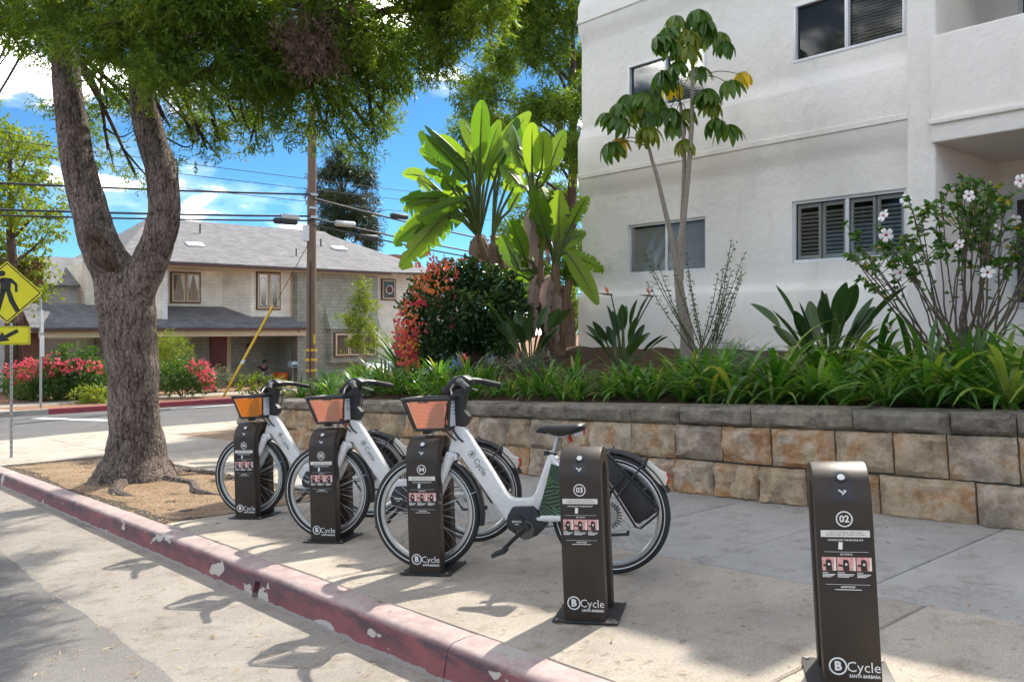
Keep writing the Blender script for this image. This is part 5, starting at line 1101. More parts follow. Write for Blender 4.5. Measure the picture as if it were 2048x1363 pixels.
far_tree('evergreen_tree','tall dark evergreen tree rising behind the corner of the white building',pbase,[(at(px,py,25+random.uniform(-1.5,1.5)),r_*1.05) for px,py,r_ in ((955,275,.75),(975,195,.8),(1015,110,.8),(1045,20,.9),(1085,95,.8),(1120,30,.9),(1150,130,.8),(1100,220,.8),(1035,235,.7),(1150,290,.8),(1085,310,.7),(1010,320,.7),(1130,410,.8),(1075,440,.8),(1150,520,.8),(1060,550,.8),(1030,470,.7),(1170,610,.7),(1100,620,.8),(980,250,.5),(1060,-60,1.0),(1130,-80,1.0),(1180,200,.8))],G_pod,620,10,.3,.15,.036,.2,sub=7)
lb=at(20,700,31); lb.z=gz(32)
far_tree('street_tree','sunlit yellow-green broadleaf tree beyond the walking-person sign',lb,[(at(px,py,31+random.uniform(-1.5,1.5)),r_) for px,py,r_ in ((20,330,1.3),(60,300,1.0),(75,360,1.0),(30,420,1.2),(85,420,.9),(95,470,.7),(20,490,1.1),(-40,380,1.6),(60,520,.8),(10,270,1.0),(-60,480,1.4),(20,560,1.0),(70,580,.6))],G_lime,110,7,.4,.17,.085,.25,sub=6)
cb=at(682,560,58); cb.z=gz(50)
far_tree('conifer_tree','dark ragged conifer standing behind the grey roof',cb,[(at(px,py,58),(rx,rx,.55)) for px,py,rx in ((680,330,.9),(655,350,1.0),(710,345,1.2),(640,385,.8),(700,390,1.5),(730,365,.9),(660,420,1.2),(715,425,1.4),(690,455,1.6),(650,465,1.0),(735,470,1.0),(745,490,.7),(670,300,.6))],G_con,210,8,.5,.34,.055,.3,sub=7,down=.5)
# ================================================================ plants of the planter bed
def arr(x): return np.array(x,dtype=float)
def ribbon(name,segs,mat,parent,rnd,smooth=True):
    "segs: list of (centre points Nx3, side vectors Nx3 (half width), fold) -> strap leaves in one mesh"
    V=[];F=[];A=[];b=0
    for C,S,fold in segs:
        n=len(C); up=np.cross(np.gradient(C,axis=0),S); up=unit(up)*np.linalg.norm(S,axis=1,keepdims=True)*fold
        V.append(np.stack([C-S+up,C,C+S+up],1).reshape(-1,3)); A.append(np.full(n*3,rnd if not hasattr(rnd,'__len__') else rnd[len(A)]))
        for i in range(n-1):
            for k in (0,1): F.append((b+i*3+k,b+i*3+k+1,b+(i+1)*3+k+1,b+(i+1)*3+k))
        b+=n*3
    V=np.concatenate(V);A=np.concatenate(A); F=np.array(F); return npmesh(name,V,F.ravel(),np.arange(len(F))*4,mat,parent,A,smooth)
def strap(az,el,L_,W_,bend,n=9,ex=1.5):
    "arching strap leaf from the origin"
    t=np.linspace(0,1,n); d=np.array([math.cos(az),math.sin(az),0]); ang=el-bend*t**ex; ds=L_/(n-1)
    rr=np.concatenate([[0],np.cumsum(np.cos(ang[:-1])*ds)]); zz=np.concatenate([[0],np.cumsum(np.sin(ang[:-1])*ds)])
    C=d[None,:]*rr[:,None]+np.array([0,0,1.])[None,:]*zz[:,None]; side=np.array([-d[1],d[0],0]); w=W_*.5*np.clip(np.minimum(.55+t*1.5,(1-t)*3.2+.04),0,1)
    return C,side[None,:]*w[:,None]
G_aga=leafmat('strap leaves',[(0,(.04,.11,.015)),(.5,(.075,.19,.022)),(.88,(.14,.28,.035)),(1,(.36,.32,.08))],.4,.35,.5)
leafmeshes=[]
for i in range(16):
    C,S=strap(0,R(random.uniform(28,80)),random.uniform(.42,.66),random.uniform(.028,.042),R(random.uniform(50,125)))
    o=ribbon('leaf',[(C,S,.28)],G_aga,None,random.random()); leafmeshes.append(o.data); bpy.data.objects.remove(o)
M_crown=pm('dry leaf bases',(.15,.095,.05),(.07,.045,.025),18,.9,.5,60)
def agapanthus(x,y,s,label,parts):
    r=thing('agapanthus',label,'plant',(x,y,soil(x,y)-.03),random.uniform(0,6),False,'strap-leaved plants along the planter',s); n=random.randint(34,46)
    if parts:
        for k in range(n):
            o=link(bpy.data.objects.new('leaf',random.choice(leafmeshes)),r); a=random.uniform(0,6.28); q=random.uniform(.7,1.1); o.matrix_local=Matrix.Translation((.03*math.cos(a),.03*math.sin(a),.03))@Matrix.Rotation(a,4,'Z')@Matrix.Rotation(R(random.uniform(-18,12)),4,'Y')@Matrix.Scale(q,4)
    else:
        segs=[];rn=[]
        for k in range(n):
            a=random.uniform(0,6.28); C,S=strap(a,R(random.uniform(25,85)),random.uniform(.34,.62),random.uniform(.026,.04),R(random.uniform(45,125)),7); segs.append((C+arr([.03*math.cos(a),.03*math.sin(a),.03]),S,.28)); rn.append(random.random())
        ribbon('leaves',segs,G_aga,r,rn)
    m=MB(); m.tube([(0,0,-.04),(.005,0,.02),(0,.01,.05)],[.045,.045,.015],8); m.build('leaf_base',M_crown,r)
    return r
ay=.55; row=0
pos=[]
while ay<13.6:
    pos.append((6.78+random.uniform(-.06,.14),ay,random.uniform(.7,1.15)*(1.3 if ay<5.2 else 1.0)));
    if random.random()<.75: pos.append((7.25+random.uniform(-.12,.25),ay+random.uniform(.1,.3),random.uniform(.75,1.3)*(1.3 if ay<5.2 else 1.0)))
    if ay<4.5 and random.random()<.7: pos.append((7.65+random.uniform(-.1,.2),ay+random.uniform(0,.3),random.uniform(1.3,1.6)))
    ay+=random.uniform(.27,.4)
for x,y,s in pos:
    lab='strap-leaved green plant overhanging the coping stones' if x<7.0 else ('arching strap-leaved plant below the white-flowered shrub' if y<4.2 else ('strap-leaved green plant in the middle row of the planter' if y<9 else 'strap-leaved green plant in front of the flowering bush'))
    agapanthus(x,y,s,lab,y<4.6)
# blue-tipped stake
st_=thing('garden_stake','short yellow-green stake with a blue tip among strap leaves','stake',(6.86,4.78,soil(6.86,4.78)),0,False)
m=MB(); m.tube([(0,0,-.05),(0,0,.16)],.009,6); m.build('rod',pm('lime plastic',(.45,.5,.03),(.4,.45,.03),6,.5),st_)
m=MB(); m.tube([(0,0,.155),(.004,.0,.21),(.03,0,.245)],[.014,.013,.006],6); m.build('tip',pm('blue plastic',(.03,.2,.55),(.03,.18,.5),6,.4),st_)
# bird-of-paradise (small, dark paddles)
G_str=leafmat('paddle leaves',[(0,(.016,.045,.017)),(.6,(.035,.085,.025)),(1,(.07,.13,.04))],.22,.32,.5)
def paddle_mesh(L_,W_,pet,bend,fold=.35,tear=0,n=12,mat=None,shape=1.0):
    "stalk plus broad blade; from the origin along +x, rising"
    segs=[]; t=np.linspace(0,1,7); el=R(78)
    C=np.stack([pet*t*math.cos(el),0*t,pet*t*math.sin(el)],1); 
    V=[];
    s=np.linspace(0,1,n); ang=el-.15-bend*s**1.3; ds=L_/(n-1)
    bx_=C[-1][0]+np.concatenate([[0],np.cumsum(np.cos(ang[:-1])*ds)]); bz=C[-1][2]+np.concatenate([[0],np.cumsum(np.sin(ang[:-1])*ds)])
    B=np.stack([bx_,0*s,bz],1); w=W_*.5*np.clip(np.sin(np.pi*np.clip(s*.93+.05,0,1))**(.6*shape),.0,1)
    side=np.array([0,1.,0])[None,:]*w[:,None]
    return C,B,side
def paddle_obj(name,C,B,side,fold,mat,parent,rnd,pr=.011,tears=0):
    V=[];F=[];A=[]
    n=len(B); up=np.cross(np.gradient(B,axis=0),side); up=unit(up)*np.linalg.norm(side,axis=1,keepdims=True)*fold
    # blade halves, optionally torn into strips that sag by different amounts
    for sg in (-1,1):
        i=0
        while i<n-1:
            j=min(n-1,i+(random.randint(1,3) if tears else n)); sag=random.uniform(0,tears)
            base=len(V)
            for k in range(i,j+1):
                e=.12*(1 if (k==i and i>0) else (-1 if (k==j and j<n-1) else 0))*(1 if tears else 0)
                outp=B[k]+sg*side[k]*1.0+up[k]; 
                if tears:
                    tang=B[min(k+1,n-1)]-B[max(k-1,0)]; outp=outp+tang*e*1.2+np.array([0,0,-sag*np.linalg.norm(side[k])])
                midp=B[k]+sg*side[k]*.5+up[k]*.65
                V.append(B[k]);V.append(midp);V.append(outp);A+= [rnd]*3
            for k in range(j-i):
                for q in(0,1): F.append((base+k*3+q,base+k*3+q+1,base+(k+1)*3+q+1,base+(k+1)*3+q))
            i=j
    nb=len(V); V=[tuple(v) for v in V]
    m=MB(); m.add(V,F); m.cur=1; m.tube([tuple(c) for c in C]+[tuple(b-np.array([0,0,.004])) for b in B[:-1:2]],[pr*1.25]*len(C)+list(np.linspace(pr,pr*.25,len(B[:-1:2]))),6,cap=False)
    o=m.build(name,[mat,G_stalk],parent,fixn=False,angle=60); a=o.data.attributes.new('rnd','FLOAT','POINT'); a.data.foreach_set('value',np.full(len(o.data.vertices),rnd,dtype=np.float32)); return o
G_stalk=leafmat('leaf stalks',[(0,(.06,.10,.025)),(1,(.12,.16,.04))],.1,.4)
M_ostr=pm('orange flower',(.78,.22,.02),(.7,.16,.02),8,.5); M_bract=pm('flower beak',(.10,.13,.07),(.16,.08,.07),6,.5)
smesh=[]
for i in range(7):
    C,B,sd_=paddle_mesh(random.uniform(.34,.46),random.uniform(.12,.16),random.uniform(.35,.62),R(random.uniform(0,28)),shape=1.2); o=paddle_obj('leaf',C,B,sd_,.3,G_str,None,random.random(),.009); smesh.append(o.data); bpy.data.objects.remove(o)
def bird(x,y,s,label,n,fl=()):
    r=thing('bird_of_paradise_plant',label,'plant',(x,y,soil(x,y)-.02),0,False,None,s)
    for k in range(n):
        a=k*2.4+random.uniform(-.3,.3); q=random.uniform(.75,1.12); o=link(bpy.data.objects.new('leaf',random.choice(smesh)),r)
        o.matrix_local=Matrix.Translation((.06*math.cos(a),.06*math.sin(a),0))@Matrix.Rotation(a,4,'Z')@Matrix.Rotation(R(random.uniform(-6,34) if k>n*.3 else random.uniform(-8,8)),4,'Y')@Matrix.Rotation(random.uniform(-.5,.5),4,'X')@Matrix.Scale(q,4)
    for (dx,dy,h,az) in fl:
        m=MB(); limb(m,[(0,0,0),(dx*.4,dy*.4,h*.55),(dx,dy,h)],[.013,.011,.009],7); f_=m.build('flower_stalk',G_stalk,r)
        e=Vector((dx,dy,h)); d=Vector((math.cos(az),math.sin(az),.1)); m=MB(); m.tube([e-d*.02,e+d*.05,e+d*.19],[.012,.017,.002],7); m.build('flower_beak',M_bract,f_)
        m=MB()
        for q in range(5):
            t=Vector((math.cos(az+random.uniform(-.7,.7))*.05,math.sin(az+random.uniform(-.7,.7))*.05,random.uniform(.08,.13))); m.tube([e+d*.03,e+d*.03+t*.5,e+d*.03+t],[.004,.016,.002],5,sx=.4)
        m.build('orange_petals',M_ostr,f_)
    return r
# camera-left direction in street axes is (-.757,.653)
bird(8.66,7.72,1.02,'dark paddle-leaved plant with two orange bird-shaped flowers by the white wall',20,((-.12,.10,1.02,2.4),(.28,-.28,1.0,2.0)))
bird(8.23,4.52,1.12,'dark paddle-leaved plant without flowers between the two ground-floor windows',24)
bird(8.75,9.75,1.1,'dark paddle-leaved plant at the foot of the giant banana-like clump',20)
# ---- umbrella-leaved small tree
ub=thing('umbrella_tree','slender three-stemmed small tree with drooping fingered leaves, some yellow, before the facade','tree',at(1375,690,11.5),0,False)
ub.location.z=soil(ub.location.x,ub.location.y)
U=lambda px,py,Z=11.5:rel(px,py,Z,ub.location)
M_ubark=pm('pale scarred stems',(.40,.35,.29),(.24,.19,.15),10,.8,.5,50,scl=(2,2,9))
stems=[([Vector((0,0,-.1)),U(1374,670),U(1362,600),U(1356,520),U(1372,400),U(1383,250),U(1386,85)],[.12,.09,.07,.046,.035,.03,.022]),([U(1362,600),U(1346,490,11.45),U(1318,370,11.4),U(1294,285,11.4)],[.055,.038,.028,.021]),([U(1360,560),U(1366,430,11.6),U(1368,300,11.6),U(1361,205,11.6)],[.05,.036,.03,.022])]
for p,rr in stems: m=MB(); limb(m,p,rr,10,.004); m.build('stem',M_ubark,ub)
G_umb=leafmat('fingered leaves',[(0,(.045,.12,.018)),(.45,(.09,.18,.022)),(.75,(.22,.24,.025)),(1,(.68,.47,.02))],.4,.4,.5)
def umb_mesh(rnd,n=11):
    segs=[];rn=[]
    for k in range(n):
        a=k/n*6.28+random.uniform(-.15,.15); C,S=strap(a,R(random.uniform(30,50)),random.uniform(.27,.36),.10,R(random.uniform(118,138)),8,ex=.28)
        t=np.linspace(0,1,8); wv=np.clip(np.sin(np.pi*np.clip(t*.9+.08,0,1))**.7,.03,1); S=unit(S)*(.5*.10*wv)[:,None]; segs.append((C,S,.3)); rn.append(np.clip(rnd+random.uniform(-.1,.1),0,1))
    o=ribbon('leaf',segs,G_umb,None,rn); d=o.data; bpy.data.objects.remove(o); return d
ug=[umb_mesh(v) for v in (.1,.25,.4,.5)]; ugy=[umb_mesh(.66) for _ in range(2)]; uy=[umb_mesh(.97) for _ in range(2)]
hubs=[((1386,85),[(1352,38,'g'),(1392,28,'g'),(1335,62,'g'),(1412,48,'g'),(1376,68,'y1'),(1318,78,'g'),(1340,85,'g'),(1437,72,'g'),(1450,88,'g'),(1372,100,'y1'),(1398,62,'g')]),
 ((1384,150),[(1484,150,'Y'),(1458,168,'g'),(1410,185,'g'),(1398,140,'g')]),((1383,210),[(1412,190,'g'),(1424,208,'y1'),(1430,245,'g'),(1455,256,'g')]),
 ((1361,205),[(1343,172,'Y'),(1325,150,'g'),(1352,130,'g'),(1338,222,'g'),(1372,225,'y1'),(1350,245,'g')]),((1368,300),[(1368,285,'y1')]),
 ((1294,285),[(1258,195,'g'),(1288,192,'g'),(1312,200,'g'),(1238,214,'g'),(1215,232,'g'),(1240,238,'g'),(1275,222,'y1'),(1300,228,'g'),(1237,282,'Y'),(1220,292,'g'),(1297,262,'y1')])]
for (hx,hy),ls in hubs:
    for (px,py,c) in ls:
        Zq=11.5+random.uniform(-.3,.25); e=U(px,py,Zq); s0=U(hx,hy+random.uniform(-5,10),11.5)
        m=MB(); mid=s0.lerp(e,.55)+Vector((0,0,.07)); limb(m,[s0,mid,e],[.008,.006,.005],5); pt=m.build('leaf_stalk',G_stalk,ub)
        o=link(bpy.data.objects.new('leaf',random.choice({'g':ug,'y1':ugy,'Y':uy}[c])),ub); o.location=e; o.rotation_euler=(random.uniform(-.35,.35),random.uniform(-.35,.35),random.uniform(0,6)); o.scale=(random.uniform(.85,1.15),)*3
# ---- white-flowered hibiscus
hbp=at(1930,690,7.6); hbp.z=soil(hbp.x,hbp.y)
hi=thing('hibiscus_shrub','open twiggy shrub with white red-centred flowers in front of the balcony recess','shrub',hbp,0,False)
H=lambda px,py,Z=7.6:rel(px,py,Z,hi.location)
m=MB(); tips=[]
for k in range(44):
    px=random.uniform(1690,2130); top=random.uniform(345,420)+abs(px-1930)*.55*random.uniform(.7,1.3); top=min(top,650); Zt=7.6+random.uniform(-.55,.55)
    b=Vector((random.uniform(-.18,.18),random.uniform(-.18,.18),-.02)); e=H(px,top,Zt); mid=b.lerp(e,.5)+Vector((random.uniform(-.06,.06),random.uniform(-.06,.06),-.10+.0005*abs(px-1930))); limb(m,[b,b.lerp(mid,.6),mid,e],[.014,.011,.008,.004],6,.012); tips.append((mid,e))
    for _ in range(3):
        t=random.uniform(.35,.95); q=mid.lerp(e,t); f_=q+Vector((random.gauss(0,.13),random.gauss(0,.13),random.uniform(.05,.22))); m.tube([q,q.lerp(f_,.5)+Vector((0,0,-.01)),f_],[.005,.004,.003],5); tips.append((q,f_))
m.build('stems',M_palebark if False else pm('hibiscus twigs',(.13,.095,.07),(.085,.06,.045),12,.85,.3,60),hi)
G_hib=leafmat('hibiscus leaves',[(0,(.03,.09,.012)),(.6,(.06,.15,.02)),(.92,(.11,.21,.03)),(1,(.6,.4,.03))],.35,.4,.5)
P=[];D=[]
for q,e in tips:
    d=(e-q).normalized()
    for j in range(random.randint(8,12)):
        P.append(e-d*random.uniform(0,.10)); D.append(d*.5+Vector((random.gauss(0,.6),random.gauss(0,.6),random.gauss(0,.35))))
    for j in range(4): P.append(q.lerp(e,random.random())); D.append(d*.4+Vector((random.gauss(0,.7),random.gauss(0,.7),random.gauss(0,.3))))
P=arr([tuple(p) for p in P]);D=unit(arr([tuple(d) for d in D])); leaf_cloud('leaves',P,D,.066*(.7+.6*RNG.random(len(P))),.04,G_hib,hi,RNG.random(len(P)),.2,np.array([0,0,1.2]))
M_petal=pm('white petals',(.80,.78,.76),(.76,.72,.70),9,.6); M_rc=pm('crimson centre',(.42,.01,.03),(.35,.01,.02),9,.6)
pv=[];pf=[]
for k in range(5):
    a=k*1.2566; b0=len(pv); ca,sa=math.cos(a),math.sin(a)
    for (r_,w_,z) in ((.008,.006,0),(.03,.02,.012),(.055,.028,.016),(.072,.018,.010)):
        for s in(-1,0,1): pv.append((ca*r_-sa*s*w_,sa*r_+ca*s*w_,z+(.004 if s==0 else 0)))
    for i in range(3):
        for s in(0,1): pf.append((b0+i*3+s,b0+i*3+s+1,b0+(i+1)*3+s+1,b0+(i+1)*3+s))
m=MB(); m.add(pv,pf); o=m.build('petals',M_petal,None,fixn=False); petal=o.data; bpy.data.objects.remove(o)
m=MB(); m.tube([(0,0,.0),(0,0,.014)],[.02,.008],10); m.tube([(0,0,.01),(.004,0,.05)],[.004,.003],6); o=m.build('centre',M_rc,None); cen=o.data; bpy.data.objects.remove(o)
tocam=(Vector((0,0,CAMZ))-hbp).normalized()
for px,py in ((1812,402),(1975,415),(1993,455),(2042,362),(1920,490),(1772,470),(1975,545),(1800,545),(1782,655),(1768,432),(1937,392),(2030,440)):
    f_=link(bpy.data.objects.new('flower',petal),hi); d=(tocam+Vector((random.gauss(0,.4),random.gauss(0,.4),random.gauss(0,.3)))).normalized(); f_.matrix_local=Matrix.Translation(H(px,py,7.35+random.uniform(-.1,.15)))@d.to_track_quat('Z','Y').to_matrix().to_4x4()@Matrix.Rotation(random.random(),4,'Z')@Matrix.Scale(random.uniform(.7,.9),4)
    c_=link(bpy.data.objects.new('flower_centre',cen),f_)
# ---- sparse twiggy shrub before the ground-floor window, grey cushions
tw=at(1405,685,11); tw.z=soil(tw.x,tw.y)
ts=thing('twiggy_shrub','sparse upright twiggy shrub with tiny leaves beside the slender tree','shrub',tw,0,False)
m=MB(); P=[];D=[]
for k in range(17):
    px=random.choice([random.uniform(1285,1350),random.uniform(1370,1490),random.uniform(1400,1490)]); e=rel(px,random.uniform(478,570),11+random.uniform(-.4,.4),ts.location); b=Vector((random.uniform(-.1,.1),random.uniform(-.1,.1),0)); mid=b.lerp(e,.5)+Vector((0,0,-.06))
    limb(m,[b,mid,e],[.010,.007,.003],5,.008)
    for t in np.linspace(.3,1,16):
        q=b.lerp(mid,t*2) if t<.5 else mid.lerp(e,t*2-1)
        for _ in range(4): P.append(q+Vector((random.gauss(0,.02),random.gauss(0,.02),random.gauss(0,.01)))); D.append(Vector((random.gauss(0,1),random.gauss(0,1),.5)))
m.build('twigs',MATS['hibiscus twigs'],ts); P=arr([tuple(p) for p in P]);D=unit(arr([tuple(d) for d in D])); leaf_cloud('leaves',P,D,.04,.022,G_hib,ts,RNG.random(len(P))*.9,.1)
def cushion(px,py,Z,r_,label):
    c=at(px,py,Z); c.z=soil(c.x,c.y); t=thing('grey_cushion_plant',label,'plant',c,0,False,'grey feathery plants in the planter')
    foliage('foliage',[((random.gauss(0,r_*.5),random.gauss(0,r_*.5),r_*random.uniform(.3,.8)),r_*.5) for _ in range(7)],G_grey,t,2200,7,.10,.05,.007,.2,-.2)
    m=MB(); [m.tube([(0,0,-.02),(x,y,r_*.6)],[.006,.003],5) for x,y in ((.1,.1),(-.1,.08),(.06,-.12))]; m.build('stems',M_bark2,t)
cushion(1470,690,10.2,.30,'grey-green feathery plant under the facade, between the two paddle-leaved plants'); cushion(1540,715,9.6,.24,'grey-green feathery plant under the facade, between the two paddle-leaved plants')
cushion(1050,720,12.3,.30,'silvery feathery plant on bare soil below the giant banana-like clump'); cushion(1000,725,12.6,.26,'silvery feathery plant on bare soil below the giant banana-like clump')
# ---- giant bird-of-paradise clumps
G_ban=leafmat('banana-like blades',[(0,(.055,.12,.02)),(.5,(.11,.20,.028)),(1,(.22,.31,.04))],.55,.35,.5)
M_sheath=pm('dry leaf sheaths',(.24,.15,.08),(.10,.065,.035),9,.9,.9,30,scl=(2,2,.35))
def clump(label,base,stems,leaves,Z):
    b=at(*base,Z); b.z=soil(b.x,b.y) if b.y<14.5 else gz(b.y); r=thing('giant_bird_of_paradise',label,'plant',b,0,False); K=lambda px,py,z_=Z:rel(px,py,z_,r.location)
    for p,rr in stems:
        m=MB(); limb(m,[Vector((random.uniform(-.2,.2),random.uniform(-.2,.2),-.1))]+[K(*q) for q in p],[q_*.72 for q_ in rr],10,.02); m.build('stem',M_sheath,r)
    for (ox,oy),lst in leaves:
        ext=[(a+random.uniform(-22,22),b+random.uniform(-10,30),c+random.uniform(-45,45),d+random.uniform(-10,70),w_*.85,random.choice((0,.4,.8))) for a,b,c,d,w_,_ in lst if random.random()<.65]
        for (sx_,sy_,tx_,ty_,wd,tears) in [(a,b,c,d,w_*.82,tt if random.random()<.6 else max(tt,.35)) for a,b,c,d,w_,tt in lst]+ext:
            dz=random.uniform(-.55,.55); o0=K(ox,oy); s=K(sx_,sy_,Z+dz*.7); t_=K(tx_,ty_,Z+dz*1.4); ln=(t_-s).length
            mid=s.lerp(t_,.5)+Vector((0,0,ln*.10)); n=13; B=[]
            for i in range(n):
                q=i/(n-1); B.append(arr((s*(1-q)**2+mid*2*q*(1-q)+t_*q*q)))
            B=np.array(B); Tn=unit(np.gradient(B,axis=0)); vd=arr((Vector((0,0,CAMZ))-(r.location+s)).normalized()); sd0=np.cross(Tn,vd+RNG.normal(size=3)*.45); sd0=unit(sd0); w=wd*.5*np.clip(np.sin(np.pi*np.clip(np.linspace(0,1,n)*.92+.06,0,1))**.6,.02,1)
            pm_=o0.lerp(s,.5)+Vector((0,0,.10)); C=[arr(o0),arr(o0.lerp(pm_,.6)),arr(pm_),arr(pm_.lerp(s,.6)),arr(s)]
            paddle_obj('leaf',C,B,sd0*w[:,None],random.uniform(.1,.45),G_ban,r,random.random(),.022,tears)
        for _ in range(3):
            o0=K(ox,oy+random.uniform(0,40)); dx=random.uniform(-.5,.5); B=np.array([arr(o0+Vector((dx*math.sin(q*1.6)*.8,random.uniform(-.02,.02)-.15*q,.12*math.sin(q*3)-.95*q*q))) for q in np.linspace(0,1,13)]); Tn=unit(np.gradient(B,axis=0)); sd0=unit(np.cross(Tn,np.array([-.4,-.9,.1])+RNG.normal(size=3)*.3)); w=.12*np.clip(np.sin(np.pi*np.clip(np.linspace(0,1,13)*.9+.05,0,1)),.05,1); paddle_obj('dead_leaf',[B[0],B[1]],B,sd0*w[:,None],.5,G_dead,r,random.random(),.015,.9)
    return r
clump('tall banana-like clump of arching torn leaves above the flowering bush',(1005,725),[([(1000,640),(985,560),(955,470)],[.16,.15,.12,.08]),([(1015,640),(1010,560),(985,470)],[.16,.14,.11,.07])],
 [((958,475),[(960,318,964,200,.42,0),(931,325,850,250,.40,0),(889,335,838,300,.36,0),(850,355,804,350,.32,0),(982,336,1061,224,.42,0),(945,350,880,270,.40,0),(925,380,850,340,.38,.4),(905,400,800,400,.45,.6),(935,370,790,480,.55,.7),(900,430,822,520,.5,.8),(960,370,1000,240,.4,0),(930,400,835,440,.45,.7)]),
  ((985,475),[(1000,340,1035,235,.42,0),(1010,380,1050,300,.40,.3),(990,360,940,290,.36,0),(1020,420,1062,350,.35,.3)])],15.2)
clump('banana-like clump of broad upright leaves against the corner of the white building',(1105,705),[([(1080,620),(1078,520),(1066,400)],[.17,.15,.11,.06]),([(1110,620),(1112,520)],[.15,.13,.08]),([(1128,640),(1140,560)],[.13,.11,.07])],
 [((1066,405),[(1064,345,1064,245,.42,0),(1083,341,1089,262,.38,0),(1048,335,1024,248,.40,0),(1040,370,1000,330,.34,.3),(1085,370,1110,330,.3,.4)]),
  ((1110,540),[(1092,466,1062,370,.46,0),(1118,482,1118,380,.50,0),(1145,447,1176,392,.36,0),(1123,492,1172,464,.30,0),(1123,504,1213,545,.34,.2),(1100,480,1085,400,.38,0)]),
  ((1080,560),[(1040,540,1002,470,.42,0),(1050,515,1020,440,.36,0),(1048,500,990,480,.34,.2),(1075,520,1078,440,.42,.2),(1060,560,1010,540,.3,.3)])],14.0)
# ---- flowering bush (bougainvillea-like)
B_=lambda px,py,Z=14.0:tuple(at(px,py,Z))
bb=at(950,735,14); bb.z=soil(bb.x,bb.y)
rb=random.Random(5)
bl=[(B_(px,py,14+rb.uniform(-.35,.35)),q) for px,py,q in ((865,590,.42),(905,560,.42),(945,555,.40),(990,570,.40),(1020,600,.36),(860,645,.42),(910,630,.5),(960,625,.5),(1010,645,.42),(835,620,.3),(835,680,.3),(850,705,.28),(885,690,.34),(1035,630,.26),(980,675,.3),(825,715,.2),(1000,690,.22),(930,660,.4))]
bg_=bush('flowering_bush','rounded dark bush with coral and orange blossom on the street side','bush',bl,G_dark,1900,7,.10,.06,.045,flowers=(G_coral,[(B_(px,py,13.45+rb.uniform(-.3,.2)),q) for px,py,q in ((850,540,.12),(880,528,.14),(915,522,.07),(870,572,.12),(825,600,.13),(815,632,.13),(822,660,.12),(812,690,.13),(820,722,.12),(900,548,.1),(840,565,.12),(805,655,.1),(870,600,.08),(905,585,.07),(860,520,.1))],1500,.05),base=bb)
foliage('pink_blossom',[((B_(px,py,13.4)[0]-bb.x,B_(px,py,13.4)[1]-bb.y,B_(px,py,13.4)[2]-bb.z),q) for px,py,q in ((808,640,.11),(818,668,.12),(806,695,.12),(815,715,.12),(828,735,.1),(838,600,.08),(845,655,.07),(905,650,.05),(800,670,.08))],G_pink,bg_,1700,4,.06,.055,.045,.6,0,.3)
m=MB(); 
for q in ((.0,.0),(.15,-.1)): limb(m,[(q[0],q[1],-.05),(q[0]*.5,.05,.35),(-.05,.1,.8)],[.10,.09,.06],8,.01)
m.build('trunk',M_bark2,bg_)
# ================================================================ planting on the far side
def hb_(px,py,Z): return tuple(at(px,py,Z))
def fb(px,py,Z): p=at(px,py,Z); return (p.x,p.y,gz(p.y)+.02)
bush('flowering_hedge','long green hedge topped with pink blossom beside the brick chimney','hedge',[(hb_(px,py,28.5+random.uniform(-.4,.4)),q) for px,py,q in ((40,765,.6),(75,755,.7),(110,760,.7),(150,755,.8),(190,755,.75),(215,765,.6),(60,785,.5),(100,780,.6),(150,780,.6),(200,785,.5),(150,715,.55),(115,725,.4),(180,720,.45))],G_mid,420,7,.2,.10,.055,flowers=(G_pink,[(hb_(px,py,28.0),q) for px,py,q in ((35,738,.3),(60,735,.35),(85,736,.35),(105,733,.3),(130,735,.25),(150,730,.25),(185,730,.2),(40,755,.2),(105,715,.15),(205,735,.15))],420,.09),base=fb(130,790,28.5))
bush('flowering_hedge','green bush with deep pink blossom on its right flank, beside the tree trunk','hedge',[(hb_(px,py,29.5),q) for px,py,q in ((335,750,.6),(365,745,.6),(395,755,.5),(340,765,.45),(385,765,.45),(410,762,.35))],G_mid,450,7,.2,.09,.05,flowers=(G_pink,[(hb_(px,py,29.2),q) for px,py,q in ((400,735,.28),(412,750,.28),(418,765,.2),(385,730,.15))],480,.09),base=fb(365,775,29.5))
bush('juniper_shrub','upright bronze-green juniper behind the pink-flowered bush','shrub',[(hb_(px,py,31),(q,q,q*1.5)) for px,py,q in ((330,690,.35),(345,700,.45),(360,710,.4),(340,725,.5),(325,715,.4))],G_con if False else G_lime,420,8,.25,.12,.02,base=fb(342,770,31),down=-.6)
bush('grey_shrub','rounded grey-green shrub by the red front door','shrub',[(hb_(px,py,32),q) for px,py,q in ((415,750,.4),(435,748,.42),(425,760,.4),(445,757,.3))],G_grey,700,7,.14,.06,.03,base=fb(430,768,32))
bush('low_shrub','low light-green shrub on the far verge, left of the tree trunk','shrub',[(hb_(px,py,27.2),q) for px,py,q in ((165,790,.32),(190,787,.34),(212,790,.3),(180,795,.25))],G_lime,700,6,.14,.07,.045,base=fb(188,803,27.2))
bush('low_shrub','low pale-green shrub in the mulch below the seated person','shrub',[(hb_(px,py,30),q) for px,py,q in ((490,768,.4),(520,765,.42),(545,768,.4),(570,775,.35))],G_lime,500,6,.14,.08,.05,base=fb(525,783,30))
yb=fb(722,735,32.0)
yt=far_tree('young_tree','young light-green tree standing in front of the shingled wall','tree'and Vector(yb),[(at(px,py,32),q) for px,py,q in ((720,585,.45),(735,610,.5),(705,620,.45),(745,650,.5),(715,650,.55),(695,640,.35),(730,680,.5),(700,685,.4),(755,680,.35),(725,565,.3))],G_lime,520,7,.2,.10,.04,.06,bark=M_palebark,sub=5)
